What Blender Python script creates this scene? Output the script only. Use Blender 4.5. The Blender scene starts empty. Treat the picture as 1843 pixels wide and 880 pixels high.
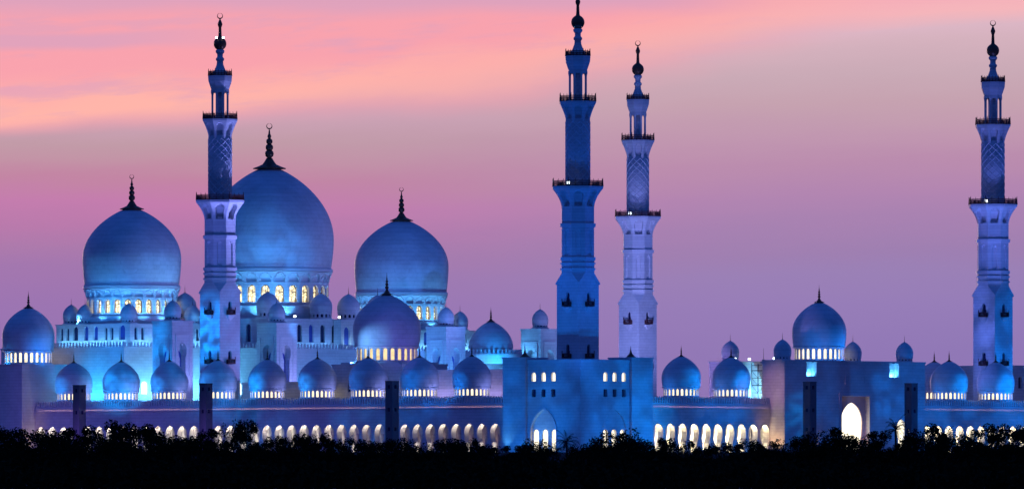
import bpy, math, random
from math import radians, sin, cos, pi, sqrt, atan2
from mathutils import Vector, Matrix
from mathutils.geometry import tessellate_polygon
random.seed(7)
SC = bpy.context.scene
COL = SC.collection

# ------------------------------------------------------------------ camera
F, HOR, ZC = 12870.0, 860.0, -6.0          # focal length in photo pixels, horizon row, camera height
cam_d = bpy.data.cameras.new('camera')
cam = bpy.data.objects.new('camera', cam_d)
COL.objects.link(cam)
cam.location = (0, 0, ZC)
cam.rotation_euler = (radians(90), 0, 0)
cam_d.sensor_width = 36
cam_d.lens = 36 * F / 1843
cam_d.shift_y = (HOR - 440) / 1843
cam_d.clip_start = 1
cam_d.clip_end = 90000
SC.camera = cam

def lin(r, g, b):
    f = lambda c: (c / 255 / 12.92) if c / 255 <= 0.04045 else ((c / 255 + 0.055) / 1.055) ** 2.4
    return (f(r), f(g), f(b), 1)

# ------------------------------------------------------------------ world: dusk sky
world = bpy.data.worlds.new('World')
SC.world = world
world.use_nodes = True
NT = world.node_tree
NT.nodes.clear()

class NB:
    """small node-graph builder"""
    def __init__(s, nt): s.nt = nt
    def n(s, typ, **kw):
        nd = s.nt.nodes.new(typ)
        for k, v in kw.items(): setattr(nd, k, v)
        return nd
    def put(s, sock, v):
        if isinstance(v, bpy.types.NodeSocket): s.nt.links.new(v, sock)
        else: sock.default_value = v
    def m(s, op, a, b=0.0, c=0.0):
        nd = s.n('ShaderNodeMath', operation=op)
        s.put(nd.inputs[0], a); s.put(nd.inputs[1], b); s.put(nd.inputs[2], c)
        return nd.outputs[0]
    def rng(s, v, a, b, c=0.0, d=1.0, smooth=True):
        nd = s.n('ShaderNodeMapRange')
        nd.interpolation_type = 'SMOOTHSTEP' if smooth else 'LINEAR'
        for i, x in enumerate((v, a, b, c, d)): s.put(nd.inputs[i], x)
        return nd.outputs[0]
    def mix(s, f, a, b, blend='MIX'):
        nd = s.n('ShaderNodeMix', data_type='RGBA', blend_type=blend)
        s.put(nd.inputs[0], f); s.put(nd.inputs[6], a); s.put(nd.inputs[7], b)
        return nd.outputs[2]
    def ramp(s, v, stops):
        nd = s.n('ShaderNodeValToRGB')
        el = nd.color_ramp.elements
        el[0].position, el[0].color = stops[0]
        el[1].position, el[1].color = stops[-1]
        for p, c in stops[1:-1]:
            e = el.new(p); e.color = c
        s.put(nd.inputs[0], v)
        return nd.outputs[0]
    def xyz(s, x, y, z):
        nd = s.n('ShaderNodeCombineXYZ')
        s.put(nd.inputs[0], x); s.put(nd.inputs[1], y); s.put(nd.inputs[2], z)
        return nd.outputs[0]
    def noise(s, vec, scale, detail=4, rough=0.5):
        nd = s.n('ShaderNodeTexNoise')
        s.put(nd.inputs['Vector'], vec)
        nd.inputs['Scale'].default_value = scale
        nd.inputs['Detail'].default_value = detail
        nd.inputs['Roughness'].default_value = rough
        return nd.outputs[0]

B = NB(NT)
tc = B.n('ShaderNodeTexCoord')
sp = B.n('ShaderNodeSeparateXYZ')
NT.links.new(tc.outputs['Generated'], sp.inputs[0])
dx, dy, dz = sp.outputs
az = B.m('ARCTAN2', dx, dy)                        # 0 = towards the afterglow behind the mosque
el = B.m('ARCSINE', dz)
u = B.m('DIVIDE', az, 0.0716)                      # about -1..1 over the afterglow seen behind the domes
v = B.m('DIVIDE', el, 0.0668)                      # 0 at the horizon, 1 near 3.8 degrees
nv = B.xyz(B.m('MULTIPLY', u, 0.55), B.m('MULTIPLY', B.m('SUBTRACT', v, B.m('MULTIPLY', u, 0.10)), 3.2), 0.0)
n1 = B.noise(nv, 1.0, 5, 0.5)
nv2 = B.xyz(B.m('MULTIPLY', u, 1.1), B.m('MULTIPLY', B.m('SUBTRACT', v, B.m('MULTIPLY', u, 0.05)), 11.0), 3.7)
n2 = B.noise(nv2, 1.0, 5, 0.55)
nv3 = B.xyz(B.m('MULTIPLY', u, 2.2), B.m('MULTIPLY', B.m('SUBTRACT', v, B.m('MULTIPLY', u, 0.10)), 7.0), 9.1)
n3 = B.noise(nv3, 1.0, 6, 0.55)
nv4 = B.xyz(B.m('MULTIPLY', u, 5.0), B.m('MULTIPLY', B.m('SUBTRACT', v, B.m('MULTIPLY', u, 0.09)), 26.0), 5.5)
n4c = B.m('SUBTRACT', B.noise(nv4, 1.0, 6, 0.6), 0.5)
n1c = B.m('SUBTRACT', n1, 0.5)
n2c = B.m('SUBTRACT', n2, 0.5)
n3c = B.m('SUBTRACT', n3, 0.5)
# wavy elevation used by the gradient
vb = B.m('ADD', v, B.m('ADD', B.m('MULTIPLY', n1c, 0.07), B.m('ADD', B.m('MULTIPLY', n2c, 0.05), B.m('MULTIPLY', n4c, 0.025))))
base_l = B.ramp(B.m('DIVIDE', vb, 1.25), [
    (0.00, lin(124, 106, 172)), (0.205, lin(138, 112, 178)), (0.288, lin(145, 113, 178)), (0.344, lin(153, 115, 175)), (0.381, lin(163, 118, 172)),
    (0.419, lin(177, 118, 172)), (0.456, lin(189, 121, 174)), (0.493, lin(188, 130, 164)), (0.521, lin(188, 143, 166)), (0.56, lin(187, 152, 168)),
    (0.60, lin(198, 160, 182)), (0.70, lin(210, 165, 188)), (1.00, lin(205, 160, 192))])
base_r = B.ramp(B.m('DIVIDE', B.m('SUBTRACT', vb, B.m('MULTIPLY', B.m('SUBTRACT', u, 0.55), 0.02)), 1.25), [
    (0.00, lin(130, 112, 178)), (0.205, lin(138, 118, 182)), (0.288, lin(144, 123, 184)), (0.345, lin(148, 126, 182)), (0.381, lin(153, 125, 177)),
    (0.419, lin(161, 127, 177)), (0.47, lin(173, 131, 177)), (0.52, lin(182, 138, 174)), (0.56, lin(188, 148, 176)), (0.623, lin(194, 160, 176)),
    (0.67, lin(198, 168, 182)), (0.7256, lin(210, 176, 190)), (0.75, lin(216, 180, 196)), (0.777, lin(242, 180, 187)), (0.80, lin(243, 172, 186)), (1.00, lin(205, 160, 192))])
base = B.mix(B.rng(u, -0.6, 0.5), base_l, base_r)
# pink lit cloud sheet: lower edge climbs to the right
edge = B.m('ADD', B.m('ADD', 0.812, B.m('MULTIPLY', u, 0.12)), B.m('ADD', B.m('MULTIPLY', B.m('MULTIPLY', u, u), 0.036), B.m('MULTIPLY', B.m('MAXIMUM', u, 0.0), 0.11)))
namp = B.rng(u, -1.0, 0.4, 0.03, 0.10, False)
ve = B.m('SUBTRACT', B.m('ADD', v, B.m('ADD', B.m('MULTIPLY', n1c, 0.05), B.m('MULTIPLY', n3c, namp))), edge)
soft = B.rng(u, -1.0, 0.6, 0.02, 0.09, False)
mask = B.rng(ve, B.m('MULTIPLY', soft, -1.0), soft)
fade_r = B.rng(u, 0.3, 0.95, 1.0, 0.0)
core = B.m('MULTIPLY', B.rng(ve, -0.02, 0.03), B.rng(B.m('ADD', ve, B.m('MULTIPLY', n3c, 0.09)), 0.03, 0.11, 1.0, 0.0))
pink = B.mix(B.m('MULTIPLY', core, B.rng(u, -1.0, 0.5, 1.0, 0.55)), lin(245, 160, 174), lin(252, 179, 170))
# lavender streaks inside the sheet
sk = B.m('ABSOLUTE', B.m('SUBTRACT', B.m('ADD', v, B.m('ADD', B.m('MULTIPLY', n3c, 0.05), B.m('MULTIPLY', n2c, 0.03))), B.m('ADD', 0.912, B.m('MULTIPLY', B.m('ADD', u, 1.0), 0.02))))
streak = B.m('MULTIPLY', B.rng(sk, 0.008, 0.032, 1.0, 0.0), B.rng(u, -0.85, -0.35, 1.0, 0.0))
topb = B.m('MULTIPLY', B.rng(B.m('ADD', v, B.m('ADD', B.m('MULTIPLY', n3c, 0.05), B.m('MULTIPLY', n2c, 0.04))), 0.955, 0.995), B.rng(u, 0.2, 0.6, 1.0, 0.0))
fine = B.rng(B.m('ADD', n2c, B.m('MULTIPLY', n4c, 0.8)), 0.0, 0.24, 0.0, 0.6)
lav = B.m('MAXIMUM', B.m('MAXIMUM', B.m('MULTIPLY', streak, 0.85), B.m('MULTIPLY', topb, 0.9)), fine)
pink = B.mix(lav, pink, lin(216, 160, 190))
sky = B.mix(B.m('MULTIPLY', mask, fade_r), base, pink)
# above and away from the afterglow: deep dusk blue
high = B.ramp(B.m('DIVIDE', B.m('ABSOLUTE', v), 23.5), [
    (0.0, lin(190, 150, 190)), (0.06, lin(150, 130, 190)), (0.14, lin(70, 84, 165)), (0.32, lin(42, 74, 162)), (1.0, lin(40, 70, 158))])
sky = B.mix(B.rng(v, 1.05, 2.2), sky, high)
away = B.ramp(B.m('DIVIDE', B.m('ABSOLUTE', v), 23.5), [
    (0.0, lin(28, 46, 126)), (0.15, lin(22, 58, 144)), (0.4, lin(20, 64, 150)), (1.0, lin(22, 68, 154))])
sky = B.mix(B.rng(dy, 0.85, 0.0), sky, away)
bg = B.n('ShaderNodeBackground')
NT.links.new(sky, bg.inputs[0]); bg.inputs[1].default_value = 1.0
nish = B.n('ShaderNodeTexSky', sky_type='NISHITA')
nish.sun_disc = False
nish.sun_elevation = radians(0.6)
nish.sun_rotation = radians(-14)
nish.altitude = 10
bg2 = B.n('ShaderNodeBackground')
NT.links.new(nish.outputs[0], bg2.inputs[0]); bg2.inputs[1].default_value = 0.004
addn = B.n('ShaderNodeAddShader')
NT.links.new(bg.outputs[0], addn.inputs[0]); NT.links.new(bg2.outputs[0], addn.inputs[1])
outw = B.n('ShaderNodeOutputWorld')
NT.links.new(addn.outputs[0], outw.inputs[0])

# last glow of the sun, low behind the mosque
sd = bpy.data.lights.new('sun', 'SUN')
sd.energy = 0.25; sd.angle = radians(6); sd.color = (1.0, 0.62, 0.55)
sun = bpy.data.objects.new('sun', sd); COL.objects.link(sun)
_d = -Vector((sin(radians(-14)) * cos(radians(2)), cos(radians(-14)) * cos(radians(2)), sin(radians(2))))
sun.rotation_euler = _d.to_track_quat('-Z', 'Y').to_euler()

vs = SC.view_settings
SC.display_settings.display_device = 'sRGB'
vs.view_transform = 'Standard'; vs.look = 'None'; vs.exposure = 0.0; vs.gamma = 1.0; vs.use_curve_mapping = False
SC.cycles.max_bounces = 5
SC.cycles.sample_clamp_indirect = 4

# ------------------------------------------------------------------ plan of the mosque
TH = radians(46.5)                                  # the courtyard is seen corner-on
VA = Vector((cos(TH), sin(TH))); UB = Vector((-sin(TH), cos(TH)))
ORG = Vector((15.65, 1700.0))
def W(a, b, z=0.0):
    p = ORG + VA * a + UB * b
    return Vector((p.x, p.y, z))
def pxw(px, Y, z=0.0):
    return Vector(((px - 921.5) / F * Y, Y, z))

# ------------------------------------------------------------------ lights
def spot(name, a, b, z, ta, tb, tz, power, col, ang=70, blend=0.6, rad=0.6, gobo=0.0, gs=3.0, pos=None, tgt=None):
    d = bpy.data.lights.new(name, 'SPOT')
    d.energy = power; d.color = col; d.spot_size = radians(ang); d.spot_blend = blend; d.shadow_soft_size = rad
    o = bpy.data.objects.new(name, d); COL.objects.link(o)
    p = pos or W(a, b, z); t = tgt or W(ta, tb, tz)
    o.location = p
    o.rotation_euler = (t - p).to_track_quat('-Z', 'Y').to_euler()
    if gobo > 0:                                    # drifting-cloud projector: a pattern wheel in the lamp
        d.use_nodes = True
        nb = NB(d.node_tree)
        em = [n for n in d.node_tree.nodes if n.type == 'EMISSION'][0]
        t_ = nb.n('ShaderNodeTexCoord')
        nz = nb.noise(t_.outputs['Normal'], gs, 5, 0.55)
        st = nb.rng(nz, 0.36, 0.66, 1.0 - gobo, 1.0 + gobo)
        d.node_tree.links.new(st, em.inputs['Strength'])
    return o

BLUE = (0.0, 0.225, 1.0)
AZUR = (0.0, 0.315, 1.0)
CYAN = (0.09, 0.46, 1.0)
LAVE = (0.28, 0.33, 1.0)
VIOL = (0.30, 0.15, 1.0)
WARM = (1.0, 0.72, 0.42)
AMBR = (1.0, 0.55, 0.22)
TOWERS = [(-34, 136.9), (-34, 91.9), (-34, 28.5), (44.8, -34), (82.2, -34)]

def area(name, loc, rot, sx, sy, power, col):
    d = bpy.data.lights.new(name, 'AREA')
    d.shape = 'RECTANGLE'; d.size = sx; d.size_y = sy; d.energy = power; d.color = col
    o = bpy.data.objects.new(name, d); COL.objects.link(o)
    o.location = loc; o.rotation_euler = rot
    return o

# ------------------------------------------------------------------ mesh helpers
class MB:
    def __init__(s): s.v = []; s.f = []
    def add(s, vs, fs, M=None):
        o = len(s.v)
        s.v += [tuple(M @ Vector(p)) if M is not None else tuple(p) for p in vs]
        s.f += [tuple(i + o for i in f) for f in fs]
        return s
    def box(s, x0, x1, y0, y1, z0, z1, M=None):
        vs = [(x, y, z) for z in (z0, z1) for y in (y0, y1) for x in (x0, x1)]
        return s.add(vs, [(0, 2, 3, 1), (4, 5, 7, 6), (0, 1, 5, 4), (1, 3, 7, 5), (3, 2, 6, 7), (2, 0, 4, 6)], M)
    def panel(s, outline, holes, y0, y1, M=None):
        """slab in the x-z plane from y0 (front) to y1 with holes right through it"""
        loops = [outline] + holes
        flat = [p for l in loops for p in l]
        n = len(flat)
        tris = tessellate_polygon([[Vector((p[0], p[1], 0)) for p in l] for l in loops])
        vs = [(p[0], y0, p[1]) for p in flat] + [(p[0], y1, p[1]) for p in flat]
        fs = []
        for t in tris:
            a, b, c = [flat[i] for i in t]
            if (b[0] - a[0]) * (c[1] - a[1]) - (b[1] - a[1]) * (c[0] - a[0]) < 0: t = (t[0], t[2], t[1])
            fs.append(tuple(t)); fs.append((t[2] + n, t[1] + n, t[0] + n))
        o = 0
        for l in loops:
            k = len(l)
            ar = sum(l[i][0] * l[(i + 1) % k][1] - l[(i + 1) % k][0] * l[i][1] for i in range(k))
            inner = l is not outline
            for i in range(k):
                j = (i + 1) % k
                q = (o + i, o + i + n, o + j + n, o + j)
                if (ar < 0) != inner: q = q[::-1]
                fs.append(q)
            o += k
        return s.add(vs, fs, M)
    def lathe(s, prof, seg=32, M=None, ph=0.0):
        vs = []; fs = []
        for r, z in prof:
            for i in range(seg):
                t = ph + 2 * pi * i / seg
                vs.append((r * cos(t), r * sin(t), z))
        for k in range(len(prof) - 1):
            for i in range(seg):
                j = (i + 1) % seg
                fs.append((k * seg + i, k * seg + j, (k + 1) * seg + j, (k + 1) * seg + i))
        fs.append(tuple(range(seg))[::-1])
        m = (len(prof) - 1) * seg
        fs.append(tuple(range(m, m + seg)))
        return s.add(vs, fs, M)
    def tube(s, p0, p1, r, seg=6, r1=None):
        p0 = Vector(p0); p1 = Vector(p1); d = p1 - p0
        if d.length < 1e-6: return s
        q = d.to_track_quat('Z', 'Y').to_matrix().to_4x4()
        M = Matrix.Translation(p0) @ q
        r1 = r if r1 is None else r1
        return s.lathe([(r, 0), (r1, d.length)], seg, M)
    def build(s, name, mat, parent=None, smooth=False, loc=(0, 0, 0), rz=0.0):
        me = bpy.data.meshes.new(name)
        me.from_pydata(s.v, [], s.f)
        me.materials.append(mat)
        if smooth: me.polygons.foreach_set('use_smooth', [True] * len(me.polygons))
        me.update()
        return put(name, me, parent, loc, rz)

def put(name, me, parent=None, loc=(0, 0, 0), rz=0.0):
    o = bpy.data.objects.new(name, me)
    COL.objects.link(o)
    o.location = loc; o.rotation_euler = (0, 0, rz)
    if parent is not None: o.parent = parent
    return o
def tag(o, label=None, cat=None, group=None, kind=None):
    for k, val in (('label', label), ('category', cat), ('group', group), ('kind', kind)):
        if val: o[k] = val
    return o
def thing(name, label, cat, loc, rz=TH, group=None):
    o = put(name, None, None, loc, rz)
    o.empty_display_size = 2
    return tag(o, label, cat, group)
def copy_tree(o, parent=None):
    c = o.copy(); COL.objects.link(c)
    if parent is not None: c.parent = parent
    for ch in list(o.children): copy_tree(ch, c)
    return c

RIGHT = lambda x, y: Matrix.Translation((x, y, 0))                                   # face looking to the camera's right
LEFT = lambda x, y: Matrix.Translation((x, y, 0)) @ Matrix.Rotation(-pi / 2, 4, 'Z')  # face looking to the camera's left

def arch(cx, z0, w, h, kind='round', n=9):
    """outline of an arched opening, anticlockwise from bottom left"""
    hw = w / 2
    if kind == 'rect':
        return [(cx - hw, z0), (cx + hw, z0), (cx + hw, z0 + h), (cx - hw, z0 + h)]
    pts = []
    if kind == 'round':
        zs = z0 + h - hw
        pts = [(cx + hw * cos(pi * i / (2 * n)), zs + hw * sin(pi * i / (2 * n))) for i in range(n + 1)]
        low = [(cx + hw, z0)]
    elif kind == 'pointed':
        R = hw * 1.5; rise = sqrt(R * R - (R - hw) ** 2); zs = z0 + h - rise
        am = math.acos((R - hw) / R)
        pts = [(cx + hw - R + R * cos(am * i / n), zs + R * sin(am * i / n)) for i in range(n + 1)]
        low = [(cx + hw, z0)]
    else:                                            # keyhole
        R = hw * 1.3; rise = sqrt(R * R - (R - hw) ** 2); zs = z0 + h - rise
        am = math.acos((R - hw) / R)
        pts = [(cx + hw - R + R * cos(am * i / n), zs + R * sin(am * i / n)) for i in range(n + 1)]
        nk = 0.66 * hw; dz_ = hw * 1.35
        low = [(cx + nk, z0), (cx + nk, zs - dz_)]
        low += [(cx + nk + (hw - nk) * sin(t * pi / 2), zs - dz_ + dz_ * (1 - cos(t * pi / 2)) ** 0.8) for t in (0.25, 0.5, 0.7, 0.85)]
    right = low + pts
    left = [(2 * cx - x, z) for x, z in right[::-1]]
    if abs(left[0][0] - right[-1][0]) < 1e-4: left = left[1:]
    return [p for p in right] + left
def rect(x0, x1, z0, z1): return [(x0, z0), (x1, z0), (x1, z1), (x0, z1)]
def ring_mb(outer, inner, y0, y1): return MB().panel(outer, [inner], y0, y1)

# ------------------------------------------------------------------ materials
def mat(name):
    m = bpy.data.materials.new(name); m.use_nodes = True
    return m, NB(m.node_tree), m.node_tree.nodes['Principled BSDF']
def marble(name, col, rough=0.55, course=0.75, joint=0.20, stain=0.22):
    m, nb, p = mat(name)
    t = nb.n('ShaderNodeTexCoord'); s = nb.n('ShaderNodeSeparateXYZ')
    m.node_tree.links.new(t.outputs['Object'], s.inputs[0])
    zc = nb.m('FRACT', nb.m('DIVIDE', s.outputs[2], course))
    line = nb.m('LESS_THAN', zc, 0.12)
    row = nb.m('FLOOR', nb.m('DIVIDE', s.outputs[2], course))
    xs = nb.m('FRACT', nb.m('ADD', nb.m('DIVIDE', nb.m('ADD', s.outputs[0], s.outputs[1]), 1.6), nb.m('MULTIPLY', row, 0.5)))
    vert = nb.m('LESS_THAN', xs, 0.05)
    ln = nb.m('MAXIMUM', line, nb.m('MULTIPLY', vert, 0.6))
    blk = nb.n('ShaderNodeTexWhiteNoise')
    nb.put(blk.inputs[0], nb.xyz(nb.m('FLOOR', nb.m('DIVIDE', nb.m('ADD', s.outputs[0], s.outputs[1]), 1.6)), row, 0.0))
    n_ = nb.noise(t.outputs['Object'], 0.16, 6, 0.6)
    n__ = nb.noise(t.outputs['Object'], 1.1, 4, 0.6)
    f = nb.m('ADD', nb.m('MULTIPLY', nb.m('SUBTRACT', n_, 0.5), stain * 2), nb.m('MULTIPLY', nb.m('SUBTRACT', n__, 0.5), stain))
    f = nb.m('ADD', f, nb.m('MULTIPLY', nb.m('SUBTRACT', blk.outputs[0], 0.5), 0.10))
    f = nb.m('SUBTRACT', nb.m('ADD', 1.0, f), nb.m('MULTIPLY', ln, joint))
    c = nb.mix(1.0, col, nb.xyz(f, f, f), 'MULTIPLY')
    m.node_tree.links.new(c, p.inputs['Base Color'])
    p.inputs['Roughness'].default_value = rough
    p.inputs['Specular IOR Level'].default_value = 0.3
    bp = nb.n('ShaderNodeBump'); bp.inputs['Strength'].default_value = 0.3; bp.inputs['Distance'].default_value = 0.05
    nb.put(bp.inputs['Height'], nb.m('SUBTRACT', n__, ln))
    m.node_tree.links.new(bp.outputs[0], p.inputs['Normal'])
    return m
def plain(name, col, rough=0.6, metal=0.0, var=0.25, scale=1.5):
    m, nb, p = mat(name)
    t = nb.n('ShaderNodeTexCoord')
    f = nb.m('ADD', 1.0, nb.m('MULTIPLY', nb.m('SUBTRACT', nb.noise(t.outputs['Object'], scale, 5, 0.6), 0.5), var * 2))
    c = nb.mix(1.0, col, nb.xyz(f, f, f), 'MULTIPLY')
    m.node_tree.links.new(c, p.inputs['Base Color'])
    p.inputs['Roughness'].default_value = rough
    p.inputs['Metallic'].default_value = metal
    return m
def lit(name, col, strength, pattern=0.0, scale=1.2):
    m, nb, p = mat(name)
    p.inputs['Base Color'].default_value = (0.2, 0.17, 0.1, 1)
    t = nb.n('ShaderNodeTexCoord')
    n_ = nb.noise(t.outputs['Object'], 0.9, 3, 0.6)
    st = nb.m('MULTIPLY', strength, nb.rng(n_, 0.3, 0.7, 0.75, 1.2))
    if pattern > 0:                                  # leaded tracery of the coloured glass
        vo = nb.n('ShaderNodeTexVoronoi', feature='DISTANCE_TO_EDGE')
        vo.inputs['Scale'].default_value = scale
        m.node_tree.links.new(t.outputs['Object'], vo.inputs['Vector'])
        st = nb.m('MULTIPLY', st, nb.rng(vo.outputs[0], 0.02, 0.16, 1.0 - pattern, 1.0))
    p.inputs['Emission Color'].default_value = col
    m.node_tree.links.new(st, p.inputs['Emission Strength'])
    return m

M_MARB = marble('white_marble', (0.72, 0.72, 0.74, 1))
M_DOME = marble('dome_marble', (0.70, 0.71, 0.74, 1), 0.5, 1.1, 0.16, 0.30)
M_TRIM = plain('marble_trim', (0.72, 0.72, 0.74, 1), 0.5, 0, 0.08)
M_GOLD = plain('bronze_gilding', (0.15, 0.075, 0.045, 1), 0.45, 0.4, 0.2)
M_RAIL = plain('dark_red_rail', (0.085, 0.018, 0.022, 1), 0.6, 0, 0.3)
M_DARK = plain('dark_glass', (0.02, 0.03, 0.10, 1), 0.25, 0, 0.2)
M_BLUEGL = plain('blue_glass', (0.06, 0.10, 0.42, 1), 0.3, 0, 0.2)
M_TOWER = plain('tower_stone', (0.20, 0.19, 0.22, 1), 0.7, 0, 0.15)
M_STEEL = plain('scaffold_steel', (0.08, 0.08, 0.10, 1), 0.5, 0.5, 0.2)
M_GLOWG = lit('stained_glass_lit', (1.0, 0.82, 0.46, 1), 2.2, 0.75, 1.0)
M_GLOWW = lit('lantern_glass_lit', (1.0, 0.83, 0.55, 1), 1.6)
M_DOOR = lit('doorway_lit', (1.0, 0.88, 0.64, 1), 1.7)
M_LENS = lit('lamp_lens', (0.75, 0.9, 1.0, 1), 9.0)
M_LENSW = lit('warm_lamp_lens', (1.0, 0.9, 0.75, 1), 9.0)
M_BARK = plain('bark', (0.03, 0.022, 0.015, 1), 0.9)
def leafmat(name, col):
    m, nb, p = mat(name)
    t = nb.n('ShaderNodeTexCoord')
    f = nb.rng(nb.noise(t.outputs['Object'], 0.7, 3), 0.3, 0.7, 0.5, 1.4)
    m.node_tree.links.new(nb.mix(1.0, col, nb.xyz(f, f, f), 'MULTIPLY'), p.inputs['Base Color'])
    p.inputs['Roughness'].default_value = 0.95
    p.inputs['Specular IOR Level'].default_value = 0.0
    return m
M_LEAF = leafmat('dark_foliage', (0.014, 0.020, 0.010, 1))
M_PALM = leafmat('palm_foliage', (0.016, 0.022, 0.010, 1))
M_GRND = plain('dark_soil', (0.016, 0.015, 0.012, 1), 0.95, 0, 0.4, 0.05)
M_PAVE = plain('plaza_paving', (0.30, 0.29, 0.30, 1), 0.6, 0, 0.2, 0.3)

# ------------------------------------------------------------------ ground
g = MB()
ys = [-3000, 0, 1000, 1500, 1606, 1632, 1640, 2300, 40000]
zs = [-8, -8, -8, -8, -7.5, -0.8, -0.05, -0.05, -0.05]
xs = [-40000, -3000, -400, 0, 400, 3000, 40000]
for y, z in zip(ys, zs):
    for x in xs: g.v.append((x, y, z))
nx = len(xs)
for j in range(len(ys) - 1):
    for i in range(nx - 1):
        g.f.append((j * nx + i, j * nx + i + 1, (j + 1) * nx + i + 1, (j + 1) * nx + i))
tag(g.build('ground', M_GRND), kind='structure')
pv = MB().box(-30, 175, -30, 222, -0.04, 0.0)
o = pv.build('plaza', M_PAVE, None, False, W(0, 0, 0), TH); tag(o, kind='structure')

# ------------------------------------------------------------------ domes
def dome_profile(r, zb, rb, zm, zt, n=26, tip=0.02):
    """onion profile: base zb, widest zm, top zt"""
    p = []
    for i in range(9):
        t = i / 8
        p.append((rb + (r - rb) * sin(t * pi / 2), zb + (zm - zb) * t))
    for i in range(1, n + 1):
        s = sin(i / n * pi / 2)
        p.append((max(r * (1 - s * s) ** 0.75, r * tip), zm + (zt - zm) * s))
    return p

def finial_mb(h, wb, crescent=True, k=1.0):
    """gilded finial: flared foot, stacked balls, spike, crescent; foot at z=0"""
    m = MB()
    pr = [(wb, 0), (wb, h * .015), (wb * .72, h * .05), (wb * .42, h * .10), (wb * .30, h * .16), (wb * .17, h * .24)]
    r0 = wb * .17
    def ball(zc, r, pr):
        for t in (-0.9, -0.5, 0, 0.5, 0.9): pr.append((max(r * sqrt(1 - t * t), r0 * .45), zc + r * t))
    ball(h * .33, wb * .27, pr); ball(h * .47, wb * .235, pr); ball(h * .60, wb * .20, pr)
    pr.append((r0 * .5, h * .66)); ball(h * .71, wb * .12, pr); pr += [(r0 * .35, h * .77), (r0 * .2, h * .86)]
    if not crescent: pr += [(r0 * .05, h)]
    m.lathe(pr, 14)
    if crescent:
        R = h * .066; zc = h * .93
        n = 26
        vs = []; fs = []
        for i in range(n):
            t = pi / 2 + 0.12 + (2 * pi - 0.24) * i / (n - 1)
            w = R * (0.10 + 0.30 * (0.5 - 0.5 * cos(2 * pi * i / (n - 1))))
            for rr, dy_ in ((R, -w * .5), (R - w, 0), (R, w * .5)):
                vs.append((rr * cos(t), dy_, zc + rr * sin(t)))
        for i in range(n - 1):
            for k_ in range(3):
                q = (k_ + 1) % 3
                fs.append((i * 3 + k_, i * 3 + q, i * 3 + 3 + q, i * 3 + 3 + k_))
        fs += [(0, 1, 2), (n * 3 - 3, n * 3 - 1, n * 3 - 2)]
        m.add(vs, fs, Matrix.Rotation(-TH, 4, 'Z'))
    return m

def polar_bay(i, n, r, ph=0.0):
    t = ph + 2 * pi * i / n
    # element frame: x across the bay, +y inwards
    return Matrix.Translation((r * cos(t), r * sin(t), 0)) @ Matrix.Rotation(t + pi / 2 + pi, 4, 'Z') @ Matrix.Rotation(0, 4, 'Z')
def bayM(i, n, r, ph=0.0):
    t = ph + 2 * pi * i / n
    ex = Vector((-sin(t), cos(t), 0)); ey = Vector((-cos(t), -sin(t), 0)); ez = Vector((0, 0, 1))
    M = Matrix.Identity(4)
    for c, e in enumerate((ex, ey, ez)):
        for r_ in range(3): M[r_][c] = e[r_]
    M.translation = Vector((r * cos(t), r * sin(t), 0))
    return M

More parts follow.
